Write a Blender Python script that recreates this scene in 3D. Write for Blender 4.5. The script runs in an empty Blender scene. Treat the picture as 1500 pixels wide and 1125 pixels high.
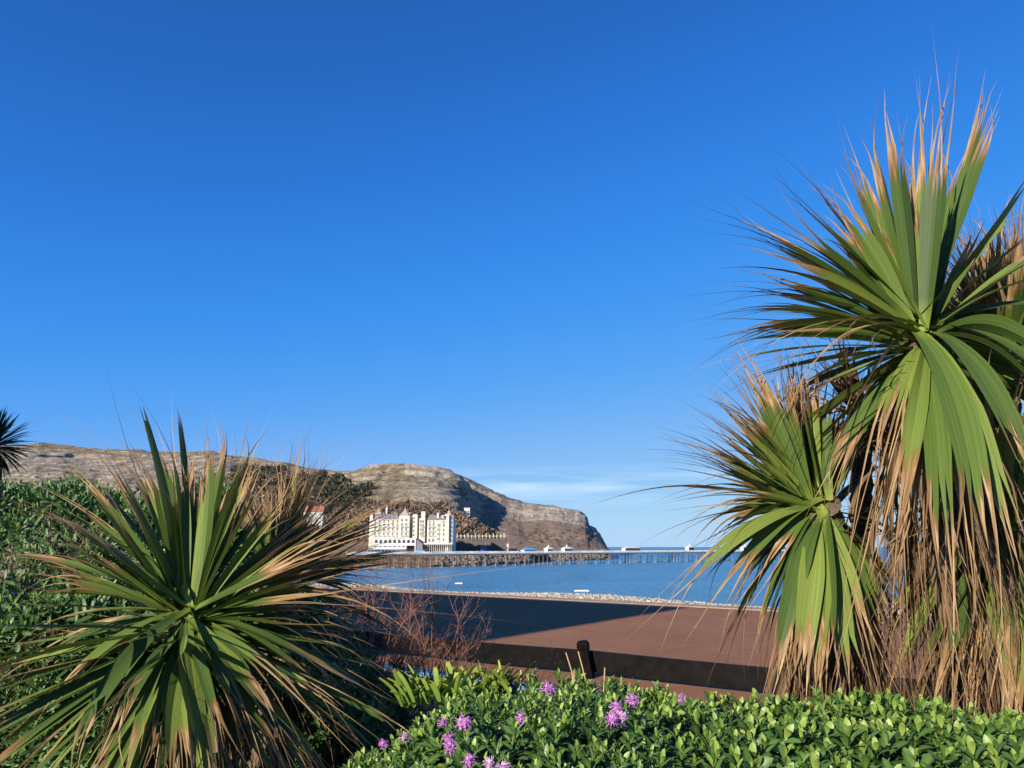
import bpy, math, random
import numpy as np
from mathutils import Vector, Matrix
from mathutils.bvhtree import BVHTree

R = math.radians
C = bpy.context.scene.collection
# ------------------------------------------------------------------ camera
F, CX, CY, HZ = 1050.0, 750.0, 562.5, 801.0
PITCH = math.atan((HZ-CY)/F)
E = 2.5                                   # eye height above the promenade
SEA = -9.5
cd = bpy.data.cameras.new('camera'); cam = bpy.data.objects.new('camera', cd); C.objects.link(cam)
cd.sensor_width = 36; cd.lens = 36*F/1500; cd.clip_start = .05; cd.clip_end = 60000
cam.location = (0, 0, E); cam.rotation_euler = (R(90)+PITCH, 0, 0)
bpy.context.scene.camera = cam
# ------------------------------------------------------------------ light
SUN_EL = 21.0
LX, LY = .60, .80                         # direction the light travels over the ground
w = bpy.data.worlds.new('World'); bpy.context.scene.world = w; w.use_nodes = True
nt = w.node_tree; nt.nodes.clear()
def N(t, ty, **k):
    n = t.nodes.new(ty)
    for a, b in k.items(): setattr(n, a, b)
    return n
sky = N(nt, 'ShaderNodeTexSky', sky_type='NISHITA', sun_disc=False)
sky.sun_elevation = R(SUN_EL); sky.sun_rotation = math.atan2(-LX, -LY)
sky.air_density = .7; sky.dust_density = 0; sky.ozone_density = 1.
# film response of the deep polarised winter sky: one tone curve per channel
sx = N(nt, 'ShaderNodeVectorMath', operation='SCALE'); sx.inputs['Scale'].default_value = .1
rc = N(nt, 'ShaderNodeRGBCurve'); rc.mapping.extend = 'HORIZONTAL'
EXPO = .72
def tone(ci, pts):
    cv = rc.mapping.curves[ci]
    for i, (a, b_) in enumerate([(0, 0)]+pts):
        if i < 2: cv.points[i].location = (a, b_)
        else: cv.points.new(a, b_)
tone(0, [(.064, .019), (.085, .026), (.132, .045), (.216, .10), (.35, .205), (1., .43)])
tone(1, [(.11, .13), (.145, .18), (.222, .27), (.35, .36), (.54, .46), (1., .64)])
tone(2, [(.204, .49), (.264, .64), (.384, .80), (.56, .86), (.75, .87), (1., .87)])
rc.mapping.update()
hsv = N(nt, 'ShaderNodeVectorMath', operation='SCALE'); hsv.inputs['Scale'].default_value = 10.6/2**EXPO
bg = N(nt, 'ShaderNodeBackground'); bg.inputs[1].default_value = .1
# thin cirrus band low over the sea
tc = N(nt, 'ShaderNodeTexCoord'); mp = N(nt, 'ShaderNodeMapping'); mp.inputs['Scale'].default_value = (3, 3, 38)
cn = N(nt, 'ShaderNodeTexNoise'); cn.inputs['Scale'].default_value = 1.6; cn.inputs['Detail'].default_value = 6
cr = N(nt, 'ShaderNodeMapRange'); cr.inputs[1].default_value = .47; cr.inputs[2].default_value = .8
sp = N(nt, 'ShaderNodeSeparateXYZ')
b1 = N(nt, 'ShaderNodeMapRange', interpolation_type='SMOOTHSTEP'); b1.inputs[1].default_value = .045; b1.inputs[2].default_value = .085
b2 = N(nt, 'ShaderNodeMapRange', interpolation_type='SMOOTHSTEP'); b2.inputs[1].default_value = .115; b2.inputs[2].default_value = .075
m1 = N(nt, 'ShaderNodeMath', operation='MULTIPLY'); m2 = N(nt, 'ShaderNodeMath', operation='MULTIPLY'); m3 = N(nt, 'ShaderNodeMath', operation='MULTIPLY')
m3.inputs[1].default_value = .85
mx = N(nt, 'ShaderNodeMixRGB'); mx.inputs[2].default_value = (5.2, 6.4, 7.8, 1)
L = nt.links.new
L(tc.outputs['Generated'], mp.inputs[0]); L(mp.outputs[0], cn.inputs['Vector']); L(cn.outputs['Fac'], cr.inputs[0])
L(tc.outputs['Generated'], sp.inputs[0]); L(sp.outputs['Z'], b1.inputs[0]); L(sp.outputs['Z'], b2.inputs[0])
L(b1.outputs[0], m1.inputs[0]); L(b2.outputs[0], m1.inputs[1]); L(m1.outputs[0], m2.inputs[0]); L(cr.outputs[0], m2.inputs[1])
L(m2.outputs[0], m3.inputs[0]); L(sky.outputs[0], sx.inputs[0]); L(sx.outputs[0], rc.inputs['Color']); L(rc.outputs[0], hsv.inputs[0]); L(hsv.outputs[0], mx.inputs[1]); L(m3.outputs[0], mx.inputs[0])
L(mx.outputs[0], bg.inputs[0])
L(bg.outputs[0], N(nt, 'ShaderNodeOutputWorld').inputs[0])
sd = bpy.data.lights.new('sun', 'SUN'); sd.energy = 5.0; sd.angle = R(.5); sd.color = (1, .92, .78)
so = bpy.data.objects.new('sun', sd); C.objects.link(so)
ldir = Vector((LX*math.cos(R(SUN_EL)), LY*math.cos(R(SUN_EL)), -math.sin(R(SUN_EL))))
so.rotation_euler = ldir.to_track_quat('-Z', 'Y').to_euler(); so.location = (-30, -40, 30)
vs = bpy.context.scene.view_settings
vs.view_transform = 'Standard'; vs.look = 'None'; vs.gamma = 1; vs.exposure = EXPO
bpy.context.scene.cycles.max_bounces = 6
bpy.context.scene.cycles.transparent_max_bounces = 6

# ------------------------------------------------------------------ helpers
sp_, cp_ = math.sin(PITCH), math.cos(PITCH)
def ray(u, v):
    a, b = (u-CX)/F, (CY-v)/F
    return Vector((a, cp_-b*sp_, sp_+b*cp_))
def at(u, v, Y):
    d = ray(u, v); t = Y/d.y
    return Vector((d.x*t, Y, E+d.z*t))
def gnd(u, v, z=0.0):
    d = ray(u, v); t = (z-E)/d.z
    return Vector((d.x*t, d.y*t, z))
def azel(u, v):
    d = ray(u, v); return d.x/d.y, d.z/d.y
def tag(o, label=None, cat=None, group=None, kind=None):
    if label: o['label'] = label
    if cat: o['category'] = cat
    if group: o['group'] = group
    if kind: o['kind'] = kind
    return o
def empty(name, loc, rz=0, parent=None):
    o = bpy.data.objects.new(name, None); C.objects.link(o)
    o.location = loc; o.rotation_euler = (0, 0, rz); o.empty_display_size = .1
    if parent: o.parent = parent
    return o
class MB:
    def __init__(s): s.v = []; s.f = []; s.c = []; s.smooth = False
    def add(s, vs_, fs, col=None):
        b = len(s.v); s.v.extend([tuple(p) for p in vs_]); s.f.extend([tuple(i+b for i in f) for f in fs])
        if col is None: s.c.extend([(0, 0, 0, 1)]*len(vs_))
        elif isinstance(col, tuple): s.c.extend([col]*len(vs_))
        else: s.c.extend(col)
    def box(s, x0, x1, y0, y1, z0, z1, col=None):
        s.add([(x0,y0,z0),(x1,y0,z0),(x1,y1,z0),(x0,y1,z0),(x0,y0,z1),(x1,y0,z1),(x1,y1,z1),(x0,y1,z1)],
              [(0,3,2,1),(4,5,6,7),(0,1,5,4),(1,2,6,5),(2,3,7,6),(3,0,4,7)], col)
    def hexa(s, p, col=None):      # 8 points, bottom ring then top ring
        s.add(p, [(0,3,2,1),(4,5,6,7),(0,1,5,4),(1,2,6,5),(2,3,7,6),(3,0,4,7)], col)
    def tube(s, pts, rads, n=6, col=None, cap=True):
        pts = [Vector(p) for p in pts]; vs_ = []; fs = []
        for i, p in enumerate(pts):
            t = (pts[min(i+1, len(pts)-1)]-pts[max(i-1, 0)]).normalized()
            a = t.cross(Vector((0.13, .21, 1)) if abs(t.z) < .9 else Vector((1, .1, 0))).normalized(); b = t.cross(a)
            r = rads[i] if isinstance(rads, (list, tuple)) else rads
            for k in range(n):
                q = 2*math.pi*k/n; vs_.append(p+a*math.cos(q)*r+b*math.sin(q)*r)
        for i in range(len(pts)-1):
            for k in range(n):
                fs.append((i*n+k, i*n+(k+1) % n, (i+1)*n+(k+1) % n, (i+1)*n+k))
        if cap: fs.append(tuple(range(n-1, -1, -1))); fs.append(tuple(range((len(pts)-1)*n, len(pts)*n)))
        s.add(vs_, fs, col)
    def build(s, name, mat, parent=None, smooth=False, origin=None):
        me = bpy.data.meshes.new(name)
        off = Vector(origin) if origin is not None else Vector((0, 0, 0))
        me.from_pydata([(a-off.x, b-off.y, c-off.z) for a, b, c in s.v] if origin is not None else s.v, [], s.f)
        ca = me.color_attributes.new('Col', 'FLOAT_COLOR', 'POINT')
        ca.data.foreach_set('color', np.array(s.c, dtype=np.float32).ravel())
        if smooth: me.polygons.foreach_set('use_smooth', [True]*len(me.polygons))
        me.materials.append(mat); me.update()
        o = bpy.data.objects.new(name, me); C.objects.link(o)
        if origin is not None: o.location = off
        if parent: o.parent = parent
        return o
def np_mesh(name, V, Q, col, mat, parent=None, smooth=False):
    """V (n,3) Q (m,4|3) col (n,4)"""
    me = bpy.data.meshes.new(name); k = Q.shape[1]
    me.vertices.add(len(V)); me.vertices.foreach_set('co', V.astype(np.float32).ravel())
    me.loops.add(Q.size); me.loops.foreach_set('vertex_index', Q.astype(np.int32).ravel())
    me.polygons.add(len(Q)); me.polygons.foreach_set('loop_start', np.arange(0, Q.size, k, dtype=np.int32))
    me.update(calc_edges=True)
    if col is not None:
        ca = me.color_attributes.new('Col', 'FLOAT_COLOR', 'POINT'); ca.data.foreach_set('color', col.astype(np.float32).ravel())
    me.polygons.foreach_set('use_smooth', [smooth]*len(Q))
    me.materials.append(mat)
    o = bpy.data.objects.new(name, me); C.objects.link(o)
    if parent: o.parent = parent
    return o
def copy_tree(o, parent=None):
    c = o.copy(); C.objects.link(c); c.parent = parent
    for ch in list(o.children): copy_tree(ch, c)
    return c
# numpy value noise
def vnoise(x, y, seed=0):
    xi = np.floor(x).astype(np.int64); yi = np.floor(y).astype(np.int64); fx = x-xi; fy = y-yi
    fx = fx*fx*(3-2*fx); fy = fy*fy*(3-2*fy)
    def h(a, b):
        n = (a*374761393+b*668265263+seed*974634777) & 0xffffffff
        n = ((n ^ (n >> 13))*1274126177) & 0xffffffff
        return ((n ^ (n >> 16)) & 0xffff)/65535.0
    return (h(xi, yi)*(1-fx)+h(xi+1, yi)*fx)*(1-fy)+(h(xi, yi+1)*(1-fx)+h(xi+1, yi+1)*fx)*fy
def fbm(x, y, o=4, seed=0):
    s = 0; a = .5
    for i in range(o):
        s = s+a*(vnoise(x*2**i, y*2**i, seed+i)-.5)*2; a *= .5
    return s

# ------------------------------------------------------------------ materials
def newmat(name):
    m = bpy.data.materials.new(name); m.use_nodes = True
    t = m.node_tree; b = t.nodes['Principled BSDF']; return m, t, b
def rgb(c): return (c[0], c[1], c[2], 1)
def ramp(t, fac, stops):
    r = N(t, 'ShaderNodeValToRGB'); e = r.color_ramp.elements
    while len(e) > 1: e.remove(e[0])
    e[0].position = stops[0][0]; e[0].color = rgb(stops[0][1])
    for p, c in stops[1:]:
        q = e.new(p); q.color = rgb(c)
    if fac is not None: t.links.new(fac, r.inputs[0])
    return r.outputs[0]
def noise(t, scale, detail=4, vec=None, rough=.55, dist=0):
    n = N(t, 'ShaderNodeTexNoise'); n.inputs['Scale'].default_value = scale; n.inputs['Detail'].default_value = detail
    n.inputs['Roughness'].default_value = rough; n.inputs['Distortion'].default_value = dist
    if vec is None: vec = N(t, 'ShaderNodeNewGeometry').outputs['Position']
    t.links.new(vec, n.inputs['Vector']); return n.outputs['Fac']
def objvec(t, scale=(1, 1, 1)):
    m = N(t, 'ShaderNodeMapping'); m.inputs['Scale'].default_value = scale
    t.links.new(N(t, 'ShaderNodeNewGeometry').outputs['Position'], m.inputs[0]); return m.outputs[0]
def mixc(t, fac, a, b, mode='MIX'):
    m = N(t, 'ShaderNodeMixRGB', blend_type=mode)
    for i, x in ((0, fac), (1, a), (2, b)):
        if isinstance(x, (int, float)): m.inputs[i].default_value = x
        elif isinstance(x, tuple): m.inputs[i].default_value = rgb(x)
        else: t.links.new(x, m.inputs[i])
    return m.outputs[0]
def math_(t, op, a, b=0.0, clamp=False):
    m = N(t, 'ShaderNodeMath', operation=op, use_clamp=clamp)
    for i, x in ((0, a), (1, b)):
        if isinstance(x, (int, float)): m.inputs[i].default_value = x
        else: t.links.new(x, m.inputs[i])
    return m.outputs[0]
def bump(t, b, h, strength=.3, dist=.02):
    n = N(t, 'ShaderNodeBump'); n.inputs['Strength'].default_value = strength; n.inputs['Distance'].default_value = dist
    t.links.new(h, n.inputs['Height']); t.links.new(n.outputs[0], b.inputs['Normal'])
def simple(name, c, rough=.6, var=.18, scale=3., metal=0, spec=None, bmp=0):
    m, t, b = newmat(name)
    d = tuple(x*(1-var) for x in c); e = tuple(min(1, x*(1+var)) for x in c)
    n = noise(t, scale, 5)
    t.links.new(ramp(t, n, [(.3, d), (.7, e)]), b.inputs['Base Color'])
    b.inputs['Roughness'].default_value = rough; b.inputs['Metallic'].default_value = metal
    if spec is not None: b.inputs['Specular IOR Level'].default_value = spec
    if bmp: bump(t, b, noise(t, scale*8, 3), bmp)
    return m
def sep(t, name='Col'):
    a = N(t, 'ShaderNodeAttribute', attribute_name=name); s = N(t, 'ShaderNodeSeparateColor')
    t.links.new(a.outputs['Color'], s.inputs[0]); return s.outputs[0], s.outputs[1], s.outputs[2], a.outputs['Alpha']
def translucent(t, b, colour, fac):
    tr = N(t, 'ShaderNodeBsdfTranslucent'); ms = N(t, 'ShaderNodeMixShader'); ms.inputs[0].default_value = fac
    t.links.new(colour, tr.inputs[0]); t.links.new(b.outputs[0], ms.inputs[1]); t.links.new(tr.outputs[0], ms.inputs[2])
    t.links.new(ms.outputs[0], t.nodes['Material Output'].inputs['Surface'])
def mat_strap(name, g1, g2, g3, b1, b2, b3):
    # R brown amount, G random, B along, A across
    m, t, b = newmat(name)
    r, g, bl, al = sep(t)
    cv = N(t, 'ShaderNodeCombineXYZ'); t.links.new(math_(t, 'MULTIPLY', al, 9.), cv.inputs[0]); t.links.new(math_(t, 'MULTIPLY', g, 60.), cv.inputs[1])
    t.links.new(math_(t, 'MULTIPLY', bl, .7), cv.inputs[2])
    st = noise(t, 1.6, 3, cv.outputs[0], .7)
    cv2 = N(t, 'ShaderNodeCombineXYZ'); t.links.new(math_(t, 'MULTIPLY', al, 4.), cv2.inputs[0]); t.links.new(math_(t, 'MULTIPLY', g, 31.), cv2.inputs[1])
    t.links.new(math_(t, 'MULTIPLY', bl, 6.), cv2.inputs[2])
    st2 = noise(t, 1.2, 4, cv2.outputs[0], .6)
    gr = ramp(t, g, [(0, g1), (.5, g2), (1, g3)])
    gr = mixc(t, .55, gr, ramp(t, st, [(.3, (.45, .48, .4)), (.7, (1.35, 1.3, 1.3))]), 'MULTIPLY')
    yel = math_(t, 'MULTIPLY', math_(t, 'SUBTRACT', .13, bl, True), 4.5, True)
    gr = mixc(t, yel, gr, (.28, .34, .05))
    br = ramp(t, st2, [(.25, b1), (.5, b2), (.75, b3)])
    ed = math_(t, 'ABSOLUTE', math_(t, 'SUBTRACT', al, .5))
    k = math_(t, 'ADD', r, math_(t, 'MULTIPLY', math_(t, 'SUBTRACT', st, .5), 1.3))
    k = math_(t, 'ADD', k, math_(t, 'MULTIPLY', math_(t, 'SUBTRACT', math_(t, 'MULTIPLY', ed, r), .06), 1.1))
    k = math_(t, 'MULTIPLY', math_(t, 'SUBTRACT', k, .42), 7., True)
    edge = mixc(t, math_(t, 'MULTIPLY', math_(t, 'MULTIPLY', k, math_(t, 'SUBTRACT', 1., k)), 2.2, True), mixc(t, k, gr, br), (.17, .06, .018))
    t.links.new(edge, b.inputs['Base Color'])
    b.inputs['Roughness'].default_value = .5; b.inputs['Specular IOR Level'].default_value = .2
    bump(t, b, st, .25, .004)
    translucent(t, b, edge, .16)
    return m
def mat_leafy(name, dark, mid, young, rough=.38, tr=.12):
    # R youth 0..1, G random, B midrib/edge 0..1
    m, t, b = newmat(name)
    r, g, bl, al = sep(t)
    c = ramp(t, r, [(0, dark), (.5, mid), (1, young)])
    c = mixc(t, 1., c, ramp(t, g, [(0, (.62, .68, .6)), (1, (1.35, 1.25, 1.2))]), 'MULTIPLY')
    c = mixc(t, math_(t, 'MULTIPLY', bl, .45), c, young)
    t.links.new(c, b.inputs['Base Color']); b.inputs['Roughness'].default_value = rough
    b.inputs['Specular IOR Level'].default_value = .45
    translucent(t, b, c, tr); return m

M_palm = mat_strap('palm_leaf', (.046, .082, .018), (.102, .158, .030), (.18, .228, .046), (.11, .05, .022), (.28, .165, .07), (.54, .41, .24))
M_dead = mat_strap('dry_leaf', (.2, .11, .04), (.3, .17, .07), (.36, .24, .1), (.06, .034, .02), (.15, .088, .045), (.31, .21, .105))
M_dpalm = mat_strap('shaded_palm_leaf', (.025, .045, .02), (.035, .06, .022), (.05, .08, .03), (.08, .05, .03), (.12, .08, .04), (.16, .11, .06))  # far palm: darker copy of palm_leaf, its shade put into the colours
M_hebe = mat_leafy('hebe_leaf', (.018, .056, .010), (.056, .128, .018), (.20, .29, .055), .46, .1)
M_shrub = mat_leafy('shrub_leaf', (.022, .06, .014), (.045, .11, .022), (.13, .24, .05), .5, .12)
M_strapg = mat_leafy('broad_strap_leaf', (.04, .10, .016), (.11, .22, .03), (.30, .36, .07), .45, .14)
M_stem = simple('green_brown_stem', (.12, .08, .04), .8)
M_twig = simple('red_brown_twig', (.26, .11, .07), .7)
M_trunk = simple('palm_bark', (.13, .09, .06), .95, .4, 14, bmp=1.)
M_flower = simple('purple_petal', (.42, .15, .40), .6, .3, 60)
M_flower2 = simple('faded_petal', (.46, .27, .42), .6, .3, 60)
M_straw = simple('dry_straw', (.42, .28, .13), .7)

# ------------------------------------------------------------------ near ground and promenade
P0, P1 = gnd(660, 869), gnd(1100, 891)
pd = (P1-P0).normalized()                         # along the promenade towards the right and nearer
pn = Vector((-pd.y, pd.x, 0))                     # towards the sea
if pn.y < 0: pn = -pn
def PW(a, n, z=0.0):                              # a along, n beyond the promenade's seaward edge
    p = P0+pd*a+pn*n; return Vector((p.x, p.y, z))
def quad(name, pts, mat, kind='structure', div=1):
    mb = MB(); mb.add(pts, [tuple(range(len(pts)))]); o = mb.build(name, mat); tag(o, kind=kind); return o

m, t, b = newmat('red_tarmac')
n1 = noise(t, .35, 5); n2 = noise(t, 60, 3); n3 = noise(t, 2.2, 6, rough=.7)
c = ramp(t, n1, [(.3, (.265, .125, .072)), (.7, (.31, .152, .09))])
c = mixc(t, .5, c, ramp(t, n3, [(.3, (.75, .72, .7)), (.65, (1.1, 1.1, 1.1))]), 'MULTIPLY')
c = mixc(t, .6, c, ramp(t, n2, [(.3, (.55, .55, .55)), (.7, (1.35, 1.35, 1.35))]), 'MULTIPLY')
t.links.new(c, b.inputs['Base Color']); b.inputs['Roughness'].default_value = .95; b.inputs['Specular IOR Level'].default_value = .04; bump(t, b, n2, .3, .006); M_tar = m
M_soil = simple('dark_soil', (.035, .025, .018), .95, .4, 8, bmp=1)
M_coping = simple('sandstone_coping', (.34, .26, .19), .85, .15, 2, spec=.1, bmp=.3)
M_bluep = simple('blue_paint', (.025, .085, .24), .5, .12, 3)
M_bluek = simple('pale_blue_paint', (.10, .22, .42), .45, .1, 3)
M_pave = simple('ground_earth', (.2, .15, .11), .9, .25, .5)

quad('ground', [PW(-220, .2, -.012), PW(160, .2, -.012), PW(160, -150, -.012), PW(-220, -150, -.012)], M_pave)
quad('promenade', [PW(-220, -.9, 0), PW(160, -.9, 0), PW(160, -60, 0), PW(-220, -60, 0)], M_tar)
mb = MB(); mb.hexa([PW(-220, -.9, -2), PW(160, -.9, -2), PW(160, 0.25, -2), PW(-220, 0.25, -2), PW(-220, -.9, .03), PW(160, -.9, .03), PW(160, .25, .03), PW(-220, .25, .03)])
tag(mb.build('sea_wall_coping', M_coping), 'pale sandstone coping along the seaward edge of the red promenade', 'coping')
# blue painted strip and its pale kerb
K0, K1 = gnd(537, 978), gnd(655, 995)
kb = -(P0-K0).dot(pn)                             # offset (negative: landward)
kf = -(P0-gnd(750, 998)).dot(pn)
quad('blue_strip', [PW(-60, kb, .004), PW(60, kb, .004), PW(60, kf, .004), PW(-60, kf, .004)], M_bluep)
mb = MB(); mb.hexa([PW(-60, kb-.16, -.1), PW(60, kb-.16, -.1), PW(60, kb, -.1), PW(-60, kb, -.1), PW(-60, kb-.16, .1), PW(60, kb-.16, .1), PW(60, kb, .1), PW(-60, kb, .1)])
tag(mb.build('kerb', M_bluek), kind='structure')
# raised planting terrace this side of the kerb, sloping down to it
mb = MB(); rows = []
for n_, z_ in ((kb-.17, .02), (kb-1.2, .1), (kb-5.5, .95), (kb-7.5, 1.0), (kb-20, 1.0), (kb-20.2, -.02)):
    rows.append((n_, z_))
for i in range(len(rows)):
    for a in range(41): mb.add([PW(-60+a*3, rows[i][0], rows[i][1]+(.04*math.sin(a*2.3+i) if 0 < i < 5 else 0))], [])
for i in range(len(rows)-1):
    for a in range(40): mb.f.append((i*41+a, i*41+a+1, (i+1)*41+a+1, (i+1)*41+a))
tag(mb.build('planting_bed', M_soil), kind='structure')

# ------------------------------------------------------------------ sea
m, t, b = newmat('sea_water')
v1 = objvec(t, (1, 1.0, 1)); w1 = noise(t, .35, 6, v1, .6); w2 = noise(t, .045, 4, v1, .5)
w3 = noise(t, 1., 5, objvec(t, (.03, .16, 1)), .7)
c = ramp(t, w2, [(.3, (.055, .19, .32)), (.7, (.075, .24, .38))])
c = mixc(t, .55, c, ramp(t, w3, [(.38, (.72, .75, .78)), (.62, (1.2, 1.18, 1.15))]), 'MULTIPLY')
t.links.new(c, b.inputs['Base Color']); b.inputs['Roughness'].default_value = .3; b.inputs['IOR'].default_value = 1.33
b.inputs['Specular IOR Level'].default_value = .3
bump(t, b, w1, 1., 1.3); M_sea = m
mb = MB(); mb.add([(-4000, 20, SEA), (30000, 20, SEA), (30000, 40000, SEA), (-4000, 40000, SEA)], [(0, 1, 2, 3)])
tag(mb.build('sea', M_sea), kind='structure')
# beach bank
M_beach = simple('beach_sand', (.33, .27, .2), .95, .2, .4, bmp=.3)
mb = MB(); br = [(.26, -.35), (3, -.32), (6.0, -.28), (8, -.7), (14, -1.6), (30, -4.5), (60, -10.5)]
na = 60
for n_, z_ in br:
    for a in range(na+1):
        aa = -220+a*380/na; mb.add([PW(aa, n_, z_+.12*math.sin(aa*.31)*(n_ > 1))], [])
for i in range(len(br)-1):
    for a in range(na): mb.f.append((i*(na+1)+a, i*(na+1)+a+1, (i+1)*(na+1)+a+1, (i+1)*(na+1)+a))
tag(mb.build('beach', M_beach, smooth=True), kind='structure')
# pebbles: one uncountable bank of stones
def pebbles():
    rng = np.random.default_rng(4)
    ph = (1+5**.5)/2
    iv = np.array([(-1,ph,0),(1,ph,0),(-1,-ph,0),(1,-ph,0),(0,-1,ph),(0,1,ph),(0,-1,-ph),(0,1,-ph),(ph,0,-1),(ph,0,1),(-ph,0,-1),(-ph,0,1)])/1.9
    it = np.array([(0,11,5),(0,5,1),(0,1,7),(0,7,10),(0,10,11),(1,5,9),(5,11,4),(11,10,2),(10,7,6),(7,1,8),(3,9,4),(3,4,2),(3,2,6),(3,6,8),(3,8,9),(4,9,5),(2,4,11),(6,2,10),(8,6,7),(9,8,1)])
    n = 22000; a = rng.uniform(-60, 45, n); nn = rng.uniform(.35, 7., n)
    s = rng.uniform(.03, .075, n)*(1+.6*(rng.random(n) > .95))
    z = np.interp(nn, [x[0] for x in br], [x[1] for x in br])+s*.3+.12*np.sin(a*.31)*(nn > 1)
    V = np.zeros((n, 12, 3)); 
    sc = rng.uniform(.7, 1.3, (n, 1, 3))*s[:, None, None]; sc[:, :, 2] *= .7
    V = iv[None]*(1+rng.uniform(-.15, .15, (n, 12, 1)))*sc
    base = np.array(P0)[None]+a[:, None]*np.array(pd)[None]+nn[:, None]*np.array(pn)[None]; base[:, 2] = z
    V = V+base[:, None, :]
    Q = (it[None]+(np.arange(n)*12)[:, None, None]).reshape(-1, 3)
    col = np.ones((n, 12, 4)); col[:, :, 0] = rng.random((n, 1)); col[:, :, 1] = rng.random((n, 1))
    m, t, b = newmat('pebble_stone'); r, g, bl, al = sep(t)
    t.links.new(ramp(t, r, [(0, (.3, .25, .2)), (.3, (.30, .26, .20)), (.7, (.40, .35, .28)), (1, (.52, .48, .42))]), b.inputs['Base Color']); b.inputs['Roughness'].default_value = .8
    o = np_mesh('pebbles', V.reshape(-1, 3), Q, col.reshape(-1, 4), m)
    tag(o, 'bank of pale pebbles between the promenade coping and the sea', 'pebbles', kind='stuff')
pebbles()
# small breaking wavelets
M_foam = simple('foam', (.8, .82, .84), .6)
mb = MB()
for (u, v, wd) in ((852, 866, 4), (672, 855, 2.4)):
    p = gnd(u, v, SEA)
    for k in range(5):
        x = p.x+(k-2)*wd*.12*1.5; mb.tube([(x-wd*.16, p.y+.2*k, SEA+.03), (x, p.y+.1*k, SEA+.12), (x+wd*.16, p.y-.1, SEA+.03)], [.08, .24, .08], 6)
tag(mb.build('wave_foam', M_foam), 'small white breaking wavelets close in to the pebble bank', 'foam', kind='stuff')

# ------------------------------------------------------------------ hills
def hill_mat(name, grass1, grass2, rock1, rock2, brack):
    m, t, b = newmat(name)
    geo = N(t, 'ShaderNodeNewGeometry'); s = N(t, 'ShaderNodeSeparateXYZ'); t.links.new(geo.outputs['Normal'], s.inputs[0])
    r, g, bl, al = sep(t)
    strat = noise(t, 1., 6, objvec(t, (.026, .026, .2)), .75)
    fine = noise(t, .09, 6, None, .75); big = noise(t, .012, 4)
    gr = mixc(t, ramp(t, big, [(.4, (0, 0, 0)), (.6, (1, 1, 1))]), grass1, grass2)
    gr = mixc(t, .7, gr, ramp(t, fine, [(.32, (.45, .45, .45)), (.68, (1.4, 1.4, 1.4))]), 'MULTIPLY')
    gr = mixc(t, math_(t, 'MULTIPLY', g, .8), gr, brack)
    vert = noise(t, 1., 5, objvec(t, (.14, .14, .03)), .7)
    rk = ramp(t, vert, [(.3, rock1), (.62, rock2)])
    rk = mixc(t, .6, rk, ramp(t, strat, [(.4, (.5, .48, .46)), (.54, (1.25, 1.22, 1.2))]), 'MULTIPLY')
    f = math_(t, 'ADD', r, math_(t, 'MULTIPLY', math_(t, 'SUBTRACT', strat, .5), .9))
    f = math_(t, 'ADD', f, math_(t, 'MULTIPLY', math_(t, 'SUBTRACT', fine, .5), 1.9))
    f = math_(t, 'MULTIPLY', math_(t, 'SUBTRACT', f, .45), 4., True)
    c = mixc(t, f, gr, rk)
    c = mixc(t, .65, c, ramp(t, noise(t, .3, 5, None, .8), [(.36, (.5, .5, .5)), (.6, (1.35, 1.35, 1.35))]), 'MULTIPLY')
    t.links.new(c, b.inputs['Base Color']); b.inputs['Roughness'].default_value = .95; b.inputs['Specular IOR Level'].default_value = .1
    h = math_(t, 'ADD', fine, math_(t, 'MULTIPLY', strat, 1.2)); bump(t, b, h, .9, 5.)
    return m
M_hill = hill_mat('hill_surface', (.26, .205, .14), (.21, .16, .105), (.235, .20, .165), (.40, .34, .265), (.2, .115, .07))
M_head = hill_mat('headland_surface', (.26, .20, .15), (.285, .205, .15), (.23, .19, .16), (.43, .36, .28), (.30, .18, .12))

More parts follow.
